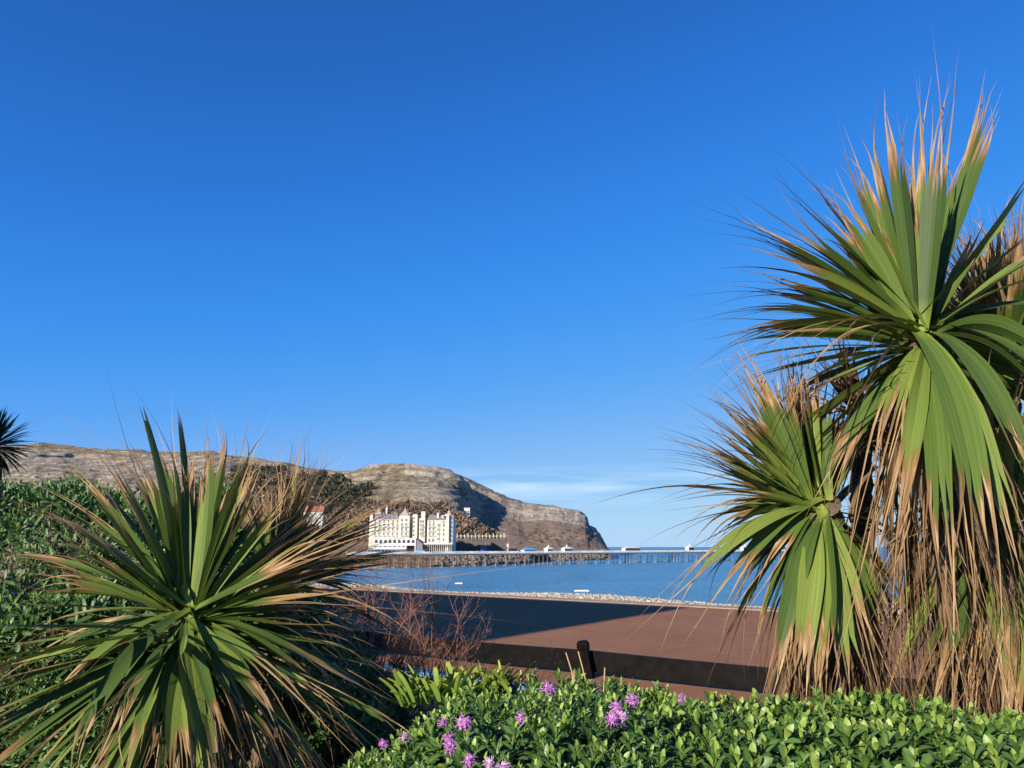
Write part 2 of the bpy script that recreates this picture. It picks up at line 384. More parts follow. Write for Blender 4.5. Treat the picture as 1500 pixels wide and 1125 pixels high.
def hillside(name, sil, us, Dw, prof, D1, rockf, brackf, mat, seed, z_noise=2.2, back=260, ter=9.0, terk=.5, flank=((0, 1), (1, 1)), nc=520, nr=230):
    """sil: silhouette (u,v); us: column range; Dw(u): waterline distance; D1(u): ridge distance;
    prof: list of (t, height fraction) from the foot of the slope to the ridge"""
    se = np.array([azel(u, v) for u, v in sil])
    U = np.linspace(us[0], us[1], nc); az = np.array([azel(u, 780)[0] for u in U]); el = np.interp(az, se[:, 0], se[:, 1])
    wat = np.interp(U, *zip(*Dw)) if False else np.interp(U, [x[0] for x in Dw], [x[1] for x in Dw])
    rid = np.interp(U, [x[0] for x in D1], [x[1] for x in D1])
    rid = np.convolve(np.pad(rid, 20, mode='edge'), np.ones(41)/41, mode='valid')
    zr = E+el*rid
    n0 = 16; n2 = 22; n1 = nr-n0-n2
    D = np.zeros((nr, nc)); Z = np.zeros((nr, nc))
    foot = [(0, SEA-1.5), (10, SEA+1.2), (26, SEA+2.6), (27, -2.6), (75, -1.6)]
    fl = np.array([x[0] for x in foot]); fz = np.array([x[1] for x in foot])
    for i in range(n0):
        d = i/(n0-1)*75; D[i] = wat+d; Z[i] = np.interp(d, fl, fz)
    tt = np.linspace(0, 1, n1+1)[1:]
    hf = np.interp(tt, [p[0] for p in prof], [p[1] for p in prof])
    fe = np.interp(U, [q[0] for q in flank], [q[1] for q in flank])
    for i in range(n1):
        D[n0+i] = wat+75+(rid-wat-75)*tt[i]**fe; Z[n0+i] = -1.6+(zr+1.6)*hf[i]
    for i in range(n2):
        q = (i+1)/n2; D[n0+n1+i] = rid+back*q; Z[n0+n1+i] = zr-(zr-SEA+1)*q**1.6*.98
    X = D*az[None, :]
    T = np.zeros(nr); T[n0:n0+n1] = tt; T[n0+n1:] = 1
    win = np.clip(T*5, 0, 1)[:, None]*np.clip((1-T)*9+.12, 0, 1)[:, None]
    nz = fbm(X*.012, D*.012, 5, seed)
    dz = nz*z_noise*4*win
    Z2 = Z+dz
    ph = Z2/ter+fbm(X*.006, D*.006, 3, seed+9)*1.5
    fr = ph-np.floor(ph); st = np.clip((fr-.62)/.3, 0, 1); st = st*st*(3-2*st)
    terr = (np.floor(ph)+st-ph)*ter
    kk = terk*np.clip(.55+fbm(X*.008, D*.008, 3, seed+3)*1.8, 0, 1)
    Z2 = Z2+terr*kk*win
    # ribs pushing in and out of the slope
    D2 = D+fbm(X*.035, Z2*.02, 4, seed+5)*14*win
    ru = np.array([[rockf(U[j], T[i], Z2[i, j]) for j in range(nc)] for i in range(nr)])
    ru = ru+.35*(st > .05)*(st < .98)*kk*win
    bu = np.array([[brackf(U[j], T[i]) for j in range(nc)] for i in range(nr)])
    X = D2*az[None, :]
    V = np.stack([X, D2, Z2], -1).reshape(-1, 3)
    idx = np.arange(nr*nc).reshape(nr, nc)
    Q = np.stack([idx[:-1, :-1], idx[:-1, 1:], idx[1:, 1:], idx[1:, :-1]], -1).reshape(-1, 4)
    col = np.zeros((nr, nc, 4)); col[..., 0] = np.clip(ru, 0, 1); col[..., 1] = np.clip(bu, 0, 1); col[..., 3] = 1
    o = np_mesh(name, V, Q, col.reshape(-1, 4), mat, smooth=True); tag(o, kind='structure')
    bv = BVHTree.FromPolygons([Vector(p) for p in V], [tuple(q) for q in Q.tolist()])
    return o, bv
def sm(x, a, b):
    x = min(1, max(0, (x-a)/(b-a))); return x*x*(3-2*x)
sil_main = [(-420, 640), (-200, 646), (0, 654), (60, 652), (100, 655), (200, 660), (300, 663), (340, 668), (400, 677), (450, 685), (500, 690), (530, 688), (545, 684), (575, 681.5), (600, 681), (625, 682.5), (645, 685), (660, 690), (672, 698), (684, 708), (700, 727), (715, 744), (730, 762), (742, 780), (750, 796), (775, 803)]
def rock_main(u, t, z):
    r = .16+.22*sm(t, .5, .8)
    if u > 560: r += .4*sm(u, 560, 620)*sm(t, .45, .55)*(1-sm(t, .68, .74))
    if u > 590: r += .4*sm(t, .82, .9)
    if u < 330: r += .4*sm(t, .42, .5)*(1-sm(t, .8, .86))
    r += .3*sm(u, 675, 690)
    return r
hill, bv_main = hillside('hillside', sil_main, (-420, 775),
    [(-420, 300), (0, 330), (300, 380), (500, 440), (640, 452), (700, 480), (775, 545)],
    [(0, 0), (.18, .1), (.35, .26), (.5, .42), (.56, .55), (.66, .66), (.76, .78), (.84, .84), (.9, .955), (1, 1)],
    [(-420, 1150), (300, 1080), (500, 1000), (560, 930), (640, 900), (680, 920), (710, 985), (740, 1060), (775, 1100)],
    rock_main, lambda u, t: .75*(1-sm(t, .35, .55)), M_hill, 11, flank=((0, 1), (672, 1), (712, .4), (775, .3)))
sil_head = [(600, 700), (660, 700), (684, 708), (700, 715), (720, 722), (745, 731), (765, 737), (785, 739), (805, 742), (830, 745.5), (848, 749), (857, 753.5), (861, 760), (863, 769), (872, 774), (880, 784), (886, 795), (890, 803), (894, 809)]
def rock_head(u, t, z):
    r = .12+.1*sm(t, 0, .2)
    r += .75*sm(t, .47, .53)*(1-sm(t, .70, .76))*(1-.5*(u < 755))
    r += .25*sm(t, .76, .9)+.35*sm(u, 868, 886)
    return r
head, bv_head = hillside('headland', sil_head, (600, 894),
    [(600, 590), (760, 605), (800, 625), (830, 640), (860, 665), (894, 700)],
    [(0, 0), (.25, .27), (.45, .47), (.52, .53), (.6, .86), (.68, .92), (1, 1)],
    [(600, 1200), (760, 1200), (850, 1200), (876, 1200), (894, 1215)],
    rock_head, lambda u, t: .8*sm(t, .72, .85)*(1-sm(u, 760, 800))+.35*(1-sm(t, .4, .5)), M_head, 23, z_noise=1.6, ter=8, nc=420, nr=220)

def mound():
    D0 = 630; cx = azel(672, 800)[0]*D0; n = 46; vs_ = []; fs = []
    for j in range(n+1):
        for i in range(n+1):
            x = -45+i*115/n; y = -55+j*110/n; z = 25*math.exp(-(max(0, x)/30)**2*.9-(min(0, x)/60)**2-(y/38)**2)+float(fbm(np.array([x*.05]), np.array([y*.05]), 3, 4)[0])*2
            vs_.append((cx+x, D0+y, -3.5+z))
    for j in range(n):
        for i in range(n): fs.append((j*(n+1)+i, j*(n+1)+i+1, (j+1)*(n+1)+i+1, (j+1)*(n+1)+i))
    m_ = MB(); m_.add(vs_, fs, (0., .8, 0., 1.)); tag(m_.build('wooded_spur', M_hill, smooth=True), kind='structure')
    return BVHTree.FromPolygons([Vector(v) for v in vs_], fs)
bv_mound = mound()
def hit(u, v, bv=None):
    d = ray(u, v).normalized()
    for b_ in ([bv] if bv else [bv_mound, bv_main, bv_head]):
        p = b_.ray_cast(Vector((0, 0, E)), d, 5000)[0]
        if p is not None: return p
    return None
def drop(x, y):
    for b_ in (bv_main, bv_head):
        p = b_.ray_cast(Vector((x, y, 900)), Vector((0, 0, -1)), 2000)[0]
        if p is not None: return p.z
    return -1.6

# ------------------------------------------------------------------ far woods
def clump_wood(name, label, boxes, n, size, cols, seed, flat=.8, per=70):
    rng = np.random.default_rng(seed); pts = []
    while len(pts) < n:
        q = boxes[rng.integers(len(boxes))]; u = rng.uniform(q[0], q[1]); v = rng.uniform(q[2], q[3])
        p = hit(u, v)
        if p is not None and p.y < (700 if u > 655 and name[:4] == 'bare' else 1250): pts.append(p)
    Vs = []; cs = []
    for p in pts:
        s = size*rng.uniform(.6, 1.3); tint = rng.random()
        d = rng.normal(size=(per, 3)); d /= np.linalg.norm(d, axis=1)[:, None]
        c = np.array(p)+np.array((0, 0, s*flat))+d*(rng.random((per, 1))**.4)*s*np.array((1, 1, flat))
        a = rng.normal(size=(per, 3))*s*.2; b_ = rng.normal(size=(per, 3))*s*.2; b_[:, 2] = np.abs(b_[:, 2])*1.3
        Vs.append(np.stack([c-a, c+a, c+b_], 1).reshape(-1, 3))
        k = np.ones((per*3, 4)); k[:, 0] = tint; k[:, 1] = np.repeat(rng.random(per), 3); cs.append(k)
    V = np.concatenate(Vs); Q = np.arange(len(V)).reshape(-1, 3)
    m, t, b = newmat(name+'_material'); r, g, bl, al = sep(t)
    c = mixc(t, 1., ramp(t, r, [(0, cols[0]), (.5, cols[1]), (1, cols[2])]), ramp(t, g, [(0, (.6, .6, .6)), (1, (1.4, 1.4, 1.4))]), 'MULTIPLY')
    t.links.new(c, b.inputs['Base Color']); b.inputs['Roughness'].default_value = .95; b.inputs['Specular IOR Level'].default_value = .05
    o = np_mesh(name, V, Q, np.concatenate(cs), m); tag(o, label, 'woodland', kind='stuff')
clump_wood('bare_woodland', 'brown leafless woodland covering the lower slope around the white hotel', [(340, 545, 735, 795), (545, 670, 744, 775), (660, 745, 755, 792), (300, 470, 700, 750), (660, 735, 760, 790)], 1300, 4.6,
           ((.13, .095, .075), (.17, .125, .095), (.22, .155, .115)), 5)
clump_wood('evergreen_woodland', 'dark evergreen wood on the slope above and left of the hotel', [(455, 545, 712, 752), (440, 500, 700, 735), (345, 420, 690, 720), (470, 520, 718, 745)], 420, 5.0,
           ((.035, .042, .03), (.055, .062, .042), (.08, .08, .052)), 6)
clump_wood('shore_trees', 'brown leafless thicket on the mound behind the pier right of the colonnade', [(700, 744, 787, 799)], 130, 4.5, ((.07, .06, .04), (.12, .08, .05), (.17, .1, .06)), 7)
clump_wood('hillside_scrub', 'low brown scrub dotted over the grassy hillside', [(100, 690, 690, 740), (0, 330, 690, 730), (760, 880, 775, 800)], 170, 2.0, ((.06, .05, .03), (.12, .09, .05), (.18, .12, .08)), 8, .5, 30)

# ------------------------------------------------------------------ hotel
M_cream = simple('cream_render', (.56, .51, .41), .8, .05, .4)
M_white = simple('white_render', (.6, .59, .57), .7, .05, .6)
M_slate = simple('slate_roof', (.17, .145, .16), .7, .2, .8)
M_tile = simple('turret_tiles', (.3, .27, .24), .8, .15, 1.)
M_glass = simple('dark_window_glass', (.05, .055, .07), .25, .3, .5, spec=.5)
M_red = simple('red_roof_tiles', (.36, .12, .08), .8, .15, 1.)
M_brick = simple('red_brick', (.35, .2, .15), .85, .2, 1.)
M_awn = simple('bright_blue_canvas', (.07, .33, .75), .6, .1, .5)
M_shop = simple('shopfront_interior', (.1, .08, .07), .8, .5, .6)
HS = .0444*.985
hb = at(539.3, 810.5, 500)
def hotel():
    rt = empty('hotel_building', (hb.x, 500, hb.z-.2))
    tag(rt, 'long cream Victorian seafront hotel with pyramid turrets, balconies and a blue canopied ground floor', 'hotel')
    X = lambda x: (x-100)*HS
    Z = lambda y: (812-y)*HS
    n_ = [0]
    body = MB()
    def blk(x0, x1, yt, d0, d1=24, yb=830): body.box(X(x0), X(x1), d0, d1, Z(yb), Z(yt))
    blk(100, 566, 293, 0); blk(104, 150, 190, -.2, 5)       # main wing and left gable stub
    blk(566, 730, 235, -.9)                                  # turret tower
    blk(730, 776, 230, 5); blk(776, 845, 212, 1.2); blk(845, 880, 262, 5.2); blk(880, 970, 268, .6)
    blk(970, 1002, 300, 5.5); blk(1002, 1300, 303, 1.6); blk(1300, 1345, 215, .1)
    # raking cornices
    for (x0, x1, y, d) in ((98, 566, 296, -.4), (564, 732, 348, -1.3), (774, 847, 262, .9), (878, 972, 300, .3), (1000, 1302, 345, 1.3), (98, 566, 352, -.25)):
        body.box(X(x0), X(x1), d, d+1.2, Z(y+5), Z(y))
    body.build('wall', M_cream, rt)
    # right hand round corner tower
    def cyl(x, y_, r, z0, z1, n=14):
        m_ = MB(); m_.tube([(x, y_, z0), (x, y_, z1)], r, n); return m_
    cyl(X(1372), 4.2, 48*HS, Z(830), Z(225)).build('corner_tower', M_white, rt)
    cyl(X(1182), 2.6, 34*HS, Z(660), Z(345)).build('bay_tower', M_cream, rt)
    sidewall = MB(); sidewall.box(X(1345), X(1415), 6, 24, Z(830), Z(280)); sidewall.build('side_wing', M_white, rt)
    rf = MB()
    def mans(x0, x1, y0, y1, d0, d1, ins):
        rf.hexa([(X(x0), d0, Z(y0)), (X(x1), d0, Z(y0)), (X(x1), d1, Z(y0)), (X(x0), d1, Z(y0)), (X(x0)+ins, d0+ins, Z(y1)), (X(x1)-ins, d0+ins, Z(y1)), (X(x1)-ins, d1-ins, Z(y1)), (X(x0)+ins, d1-ins, Z(y1))])
    mans(152, 564, 292.9, 205, .3, 23, 1.6); mans(734, 842, 229, 196, 5.2, 23, 1.0); mans(848, 968, 261, 215, 5.4, 23, 1.6); mans(975, 1300, 302, 215, 2.2, 23, 3.0)
    rf.build('roof', M_slate, rt)
    for (x, ya, yb, w_, d0) in ((222, 92, 212, 60, 2), (638, 92, 236, 76, 2.4), (1337, 120, 235, 42, 2.2)):
        t_ = MB(); r = w_*HS
        cx, cy = X(x), d0+r*.5
        pts = [(cx-r, cy-r, Z(yb)), (cx+r, cy-r, Z(yb)), (cx+r, cy+r, Z(yb)), (cx-r, cy+r, Z(yb))]
        zc = Z(ya+22); q = .12
        t_.hexa(pts+[(cx-q, cy-q, zc), (cx+q, cy-q, zc), (cx+q, cy+q, zc), (cx-q, cy+q, zc)])
        t_.tube([(cx, cy, zc), (cx, cy, Z(ya-6))], [.14, .05], 5)
        t_.build('turret_roof', M_tile, rt)
    for (x0, x1, yt, yb) in ((900, 960, 172, 262), (1146, 1176, 198, 310), (690, 720, 192, 236), (1225, 1250, 235, 300)):
        c_ = MB(); c_.box(X(x0), X(x1), 3.5, 6, Z(yb), Z(yt)); c_.box(X(x0)-.2, X(x1)+.2, 3.3, 6.2, Z(yt), Z(yt-5))
        for k in range(3): c_.tube([(X(x0)+(k+.5)*(X(x1)-X(x0))/3, 4.7, Z(yt-5)), (X(x0)+(k+.5)*(X(x1)-X(x0))/3, 4.7, Z(yt-16))], .22, 6)
        c_.build('chimney', M_cream, rt)
    dm = MB()
    for k in range(8):
        dm.tube([(X(1292), 1.2, Z(235-k*4)), (X(1292), 1.2, Z(235-k*4-4))], [22*HS*math.cos(k/8*1.4), 22*HS*math.cos((k+1)/8*1.4)], 12)
    dm.build('dome', M_white, rt)
    # windows, one mesh reused
    wm = MB(); ww, wh = .78, 1.2
    wm.box(-ww, ww, -.05, .1, -wh, wh); wobj = wm.build('window', M_glass, rt)
    fm = MB(); fm.box(-ww-.14, -ww, -.1, .1, -wh, wh+.12); fm.box(ww, ww+.14, -.1, .1, -wh, wh+.12); fm.box(-ww-.14, ww+.14, -.16, .1, -wh-.18, -wh); fm.box(-.05, .05, -.09, -.06, -wh, wh); fm.box(-ww, ww, -.09, -.06, .2, .3)
    fob = fm.build('window_frame', M_white, wobj)
    first = [True]
    def win(x, y, d, s=1., rot=0, xx=None):
        if first[0]: o = wobj; first[0] = False
        else: o = copy_tree(wobj, rt)
        o.location = (X(x) if xx is None else xx, d, Z(y)); o.scale = (s, 1, s); o.rotation_euler = (0, 0, rot)
    bm = MB(); bm.box(-1.15, 1.15, -1.0, -.01, -.12, .06)
    for k in range(9): bm.box(-1.15+k*.27, -1.08+k*.27, -1.0, -.93, .06, .95)
    bm.box(-1.15, 1.15, -1.02, -.9, .95, 1.05)
    bobj = bm.build('balcony', M_white, rt); bf = [True]
    def balc(x, y, d):
        if bf[0]: o = bobj; bf[0] = False
        else: o = bobj.copy(); C.objects.link(o); o.parent = rt
        o.location = (X(x), d, Z(y)-1.25)
    cols = [190, 258, 330, 398, 468, 540]
    for x in cols:
        win(x, 322, 0, .62)
        for y in (378, 447, 520): win(x, y, 0, .82); balc(x, y+2, 0)
    for x in (612, 680):
        win(x, 300, -.9, .75)
        for y in (378, 447, 520): win(x, y, -.9, .85); balc(x, y+2, -.9)
    win(130, 310, 0, .6)
    for x in (400, 470, 540): win(x, 262, .35, .55)
    for y in (270, 330, 395, 462, 530): win(792, y, 1.2, .6)
    for x in (905, 938):
        for y in (322, 380, 450, 520): win(x, y, .6, .7)
    for y in (380, 450, 520): balc(921, y+2, .6)
    for x in (1040, 1100):
        win(x, 328, 1.6, .6)
        for y in (380, 447, 520): win(x, y, 1.6, .8); balc(x, y+2, 1.6)
        win(x, 610, 1.6, .9)
    for x in (1250, 1270): win(x, 328, 1.6, .5)
    for y in (380, 450, 520, 600): win(1262, y, 1.6, .75)
    for y in (380, 447, 515, 590):
        for a in (-.9, -.1, .8):
            q = (X(1182)+math.sin(a)*34*HS, 2.6-math.cos(a)*34*HS); win(0, y, q[1], .62, a, q[0])
    for y in (270, 335, 405, 470, 540, 610):
        for a in (-.7, .15, 1.):
            q = (X(1372)+math.sin(a)*48*HS, 4.2-math.cos(a)*48*HS); win(0, y, q[1], .65, a, q[0])
    # arcade block on the promenade
    ar = MB(); ar.box(X(225), X(860), -9, -.92, Z(690), Z(586)); ar.box(X(215), X(870), -9.4, -1, Z(586), Z(578)); ar.box(X(225), X(718), -9, -.92, Z(830), Z(690.2)); ar.box(X(846), X(860), -9, -.92, Z(830), Z(690.2))
    aro = ar.build('arcade_block', M_white, rt)
    for k in range(9):
        x = X(256+k*70.5); a_ = MB(); n = 10; r = 1.02
        p = [(x-r, -9.06, Z(655)), (x+r, -9.06, Z(655))]+[(x+r*math.cos(math.pi*i/n), -9.06, Z(628)+r*math.sin(math.pi*i/n)*1.2) for i in range(n+1)]
        vs_ = p+[(a0, -8.9, c0) for a0, b0, c0 in p]; k_ = len(p)
        fs = [tuple(range(k_))]+[(i, (i+1) % k_, (i+1) % k_+k_, i+k_) for i in range(k_)]
        a_.add(vs_, fs); a_.build('arched_window', M_glass, aro)
    for k in range(7):
        a_ = MB(); x = X(256+k*70.5); a_.box(x-1.05, x+1.05, -9.06, -8.9, Z(716), Z(699)); a_.build('strip_window', M_glass, aro)
    cv = MB(); cv.hexa([(X(140), -12.5, Z(756)), (X(715), -12.5, Z(756)), (X(715), -9.02, Z(756)), (X(140), -9.02, Z(756)), (X(140), -12.3, Z(752)), (X(715), -12.3, Z(752)), (X(715), -9.02, Z(738)), (X(140), -9.02, Z(738))])
    cv.box(X(300), X(715), -12.45, -12.3, Z(802), Z(782)); cv.box(X(100), X(715), -12.6, -12.4, Z(815), Z(800))
    cv.build('canopy', M_awn, rt)
    sh = MB(); sh.box(X(140), X(715), -9.3, -9.02, Z(812), Z(757)); sh.box(X(722), X(842), -3, -2.8, Z(830), Z(700)); sh.build('shop_front', M_shop, rt)
    ps = MB()
    for k in range(12): ps.tube([(X(145+k*51), -12.2, Z(815)), (X(145+k*51), -12.2, Z(756))], .12, 5)
    ps.build('canopy_post', M_white, rt)
    tn = MB(); tn.hexa([(X(868), -12, Z(788)), (X(1005), -12, Z(788)), (X(1005), -6, Z(788)), (X(868), -6, Z(788)), (X(872), -11.6, Z(762)), (X(1001), -11.6, Z(762)), (X(985), -9, Z(752)), (X(890), -9, Z(752))]); tn.build('awning', M_awn, rt)
    lk = MB(); lk.hexa([(X(862), -8.4, Z(830)), (X(965), -8.4, Z(830)), (X(965), .5, Z(830)), (X(862), .5, Z(830)), (X(862), -8.4, Z(590)), (X(965), -8.4, Z(668)), (X(965), .5, Z(668)), (X(862), .5, Z(590))]); lk.build('lean_to_roof', M_slate, rt)
    vr = MB(); vr.box(X(966), X(1412), -4.2, 1.5, Z(672), Z(655)); vr.build('veranda_roof', M_white, rt)
    vp = MB()
    for k in range(15): vp.tube([(X(975+k*30), -3.9, Z(830)), (X(975+k*30), -3.9, Z(672))], .16, 5)
    vp.build('veranda_post', M_white, rt)
    vw = MB(); vw.box(X(1005), X(1400), 1.3, 1.58, Z(830), Z(690)); vw.build('veranda_windows', M_shop, rt)
    return rt
hotel()

def house(name, u, v, D, wpx, hpx, roofc, wallm, label, cat='house', group=None, nwin=3, rz=.25, floors=2):
    s = D/F; p = at(u, v, D); rt = empty(name, (p.x, D, p.z), rz); tag(rt, label, cat, group)
    W_, H_ = wpx*s, hpx*s; Dp = min(W_, 9); hw = H_*.68
    b_ = MB(); b_.box(-W_/2, W_/2, 0, Dp, -4, hw)
    b_.add([(-W_/2, .02, hw), (-W_/2, Dp-.02, hw), (-W_/2, Dp/2, H_-.1)], [(0, 2, 1)]); b_.add([(W_/2, .02, hw), (W_/2, Dp-.02, hw), (W_/2, Dp/2, H_-.1)], [(0, 1, 2)])
    b_.build('wall', wallm, rt)
    r_ = MB(); o_ = .4
    r_.hexa([(-W_/2-o_, -o_, hw-.1), (W_/2+o_, -o_, hw-.1), (W_/2+o_, Dp/2, H_-.1), (-W_/2-o_, Dp/2, H_-.1), (-W_/2-o_, -o_, hw+.12), (W_/2+o_, -o_, hw+.12), (W_/2+o_, Dp/2, H_+.12), (-W_/2-o_, Dp/2, H_+.12)])
    r_.hexa([(-W_/2-o_, Dp/2+.01, H_-.1), (W_/2+o_, Dp/2+.01, H_-.1), (W_/2+o_, Dp+o_, hw-.1), (-W_/2-o_, Dp+o_, hw-.1), (-W_/2-o_, Dp/2+.01, H_+.12), (W_/2+o_, Dp/2+.01, H_+.12), (W_/2+o_, Dp+o_, hw+.12), (-W_/2-o_, Dp+o_, hw+.12)])
    ro = r_.build('roof', roofc, rt)
    c_ = MB(); c_.box(W_*.3, W_*.3+.9, Dp/2-.5, Dp/2+.5, H_-.5, H_+1.6); c_.build('chimney', M_brick, ro)
    for f_ in range(floors):
        for k in range(nwin):
            x = -W_/2+(k+.5)*W_/nwin; z = hw*(f_+.5)/floors
            m_ = MB(); m_.box(x-.45, x+.45, -.06, .05, z-.7, z+.7); m_.build('window', M_glass, rt)
    d_ = MB(); d_.box(-.45+W_*.12, .45+W_*.12, -.07, .05, -1, 1.1); d_.build('door', M_brick, rt)
    return rt
def on_hill(u, v):
    p = hit(u, v); return p.y if p else 480
house('hillside_house', 458, 768, on_hill(456, 768)-45, 27, 26, M_red, M_white, 'large white house with red tiled roof on the wooded slope left of the hotel', nwin=4, floors=3)
house('hillside_house', 434, 771, on_hill(437, 771)-42, 10, 16, M_slate, M_white, 'small narrow white house beside the red roofed white house', nwin=1)
for i, (u, v, w_, h_, rm, lab) in enumerate(((-14, 737, 20, 18, M_slate, 'white terraced house cut by the left edge of the photo under the hill'), (8, 734, 16, 15, M_slate, 'small white house second from the left edge under the hill'),
        (26, 736, 16, 14, M_slate, 'low white house with grey roof just below the dark distant palm'), (42, 732, 11, 11, M_red, 'smallest white house nearest the green shrub at far left'))):
    house('seafront_house', u, v, 430, w_, h_, rm, M_white, lab, group='white houses below the hill at far left', nwin=3)
def small_things():
    # flat roofed white building with long terrace on the hill shoulder
    D = min(on_hill(683, 757), 760)-4; s = D/F; p = at(684, 757, D)
    rt = empty('hilltop_cafe', (p.x, D, p.z), .1); tag(rt, 'flat roofed white building with long terrace wing on the hill shoulder above the hotel', 'building')
    a = MB(); a.box(-4*s, 4*s, 0, 7, -3, 12*s); a.box(-4.6*s, 4.6*s, -.4, 7.4, 12*s, 12.8*s); a.build('tower_block', M_white, rt)
    a = MB(); a.hexa([(-28*s, 0, 6*s), (-4.1*s, 0, 3*s), (-4.1*s, 5, 3*s), (-28*s, 5, 6*s), (-28*s, 0, 11*s), (-4.1*s, 0, 9*s), (-4.1*s, 5, 9*s), (-28*s, 5, 11*s)]); a.build('terrace_wing', M_white, rt)
    for k in range(3):
        a = MB(); a.box(-3*s+k*2.3*s, -1.6*s+k*2.3*s, -.08, .05, 4*s, 9*s); a.build('window', M_glass, rt)
    # domed kiosk above the hotel roof
    D = 640; s = D/F; p = at(566.5, 753, D); rt = empty('domed_lantern', (p.x, D, p.z)); tag(rt, 'little white domed lantern turret rising behind the hotel roof', 'turret')
    a = MB(); a.tube([(0, 0, -6), (0, 0, 6*s)], 1.1*s, 8); a.build('drum', M_white, rt)
    a = MB(); a.tube([(0, 0, 6*s), (0, 0, 7.5*s), (0, 0, 9*s), (0, 0, 10*s), (0, 0, 13*s)], [2.1*s, 1.9*s, 1.1*s, .4*s, .1*s], 10); a.build('dome', M_white, rt)
    # colonnade
    D = 560; s = D/F; p = at(664, 789, D); rt = empty('colonnade', (p.x, D, p.z), .12); tag(rt, 'white pillared colonnade terrace against dark shrubs right of the hotel', 'colonnade')
    for k in range(15):
        x = k*5.2*s; hgt = (4.5+2.4*math.sin(k*1.9)**2)*s
        a = MB(); a.box(x, x+.9*s, 0, 1., -6, hgt); a.box(x-.2*s, x+1.1*s, -.1, 1.1, hgt, hgt+.4); a.build('pillar', M_cream, rt)
    a = MB(); a.box(-1, 77*s, .2, .8, 3.4*s, 4.0*s); a.build('beam', M_cream, rt)
    a = MB(); a.box(-1, 77*s, -.6, -.1, -12, .6*s); a.build('retaining_wall', M_shop, rt)
    # low parade buildings and vehicles behind the pier
    for (u, v, D, w_, h_, mt, lab) in ((742, 806, 600, 5, 5, M_white, 'small white van shaped kiosk hut right of the brown thicket'), (708, 806, 560, 9, 4, M_awn, 'low blue hut behind the pier rail below the colonnade')):
        house('seafront_hut', u, v, D, w_, h_*1.7, M_white if mt is M_white else M_slate, mt, lab, 'hut', nwin=2, floors=1, rz=0)
small_things()
# seawall below the hotel with rock revetment
mb = MB(); rng = random.Random(3)
m, t, b = newmat('revetment_rock'); nn_ = noise(t, .5, 5); t.links.new(ramp(t, nn_, [(.3, (.10, .08, .065)), (.7, (.21, .17, .135))]), b.inputs['Base Color']); b.inputs['Roughness'].default_value = .95; M_rock = m
def boulder(mb, c, s, rng):
    ph = 1.618; iv = [(-1,ph,0),(1,ph,0),(-1,-ph,0),(1,-ph,0),(0,-1,ph),(0,1,ph),(0,-1,-ph),(0,1,-ph),(ph,0,-1),(ph,0,1),(-ph,0,-1),(-ph,0,1)]
    it = [(0,11,5),(0,5,1),(0,1,7),(0,7,10),(0,10,11),(1,5,9),(5,11,4),(11,10,2),(10,7,6),(7,1,8),(3,9,4),(3,4,2),(3,2,6),(3,6,8),(3,8,9),(4,9,5),(2,4,11),(6,2,10),(8,6,7),(9,8,1)]
    k = [rng.uniform(.7, 1.3)*s/1.9 for _ in range(3)]
    mb.add([(c[0]+x*k[0]*rng.uniform(.8, 1.2), c[1]+y*k[1]*rng.uniform(.8, 1.2), c[2]+z*k[2]*rng.uniform(.8, 1.2)) for x, y, z in iv], it)
for i in range(1500):
    u = rng.uniform(640, 885); Dw_ = np.interp(u, [640, 700, 775, 800, 830, 860, 890], [462, 488, 552, 632, 648, 672, 702])
    d = rng.uniform(0, 30); x = (Dw_+d)*azel(u, 800)[0]; boulder(mb, (x, Dw_+d, SEA+d*.24+rng.uniform(-.5, .8)), rng.uniform(.7, 2.6), rng)
tag(mb.build('rock_revetment', M_rock), 'heaped brown boulders along the shore under the pier', 'rocks', kind='stuff')

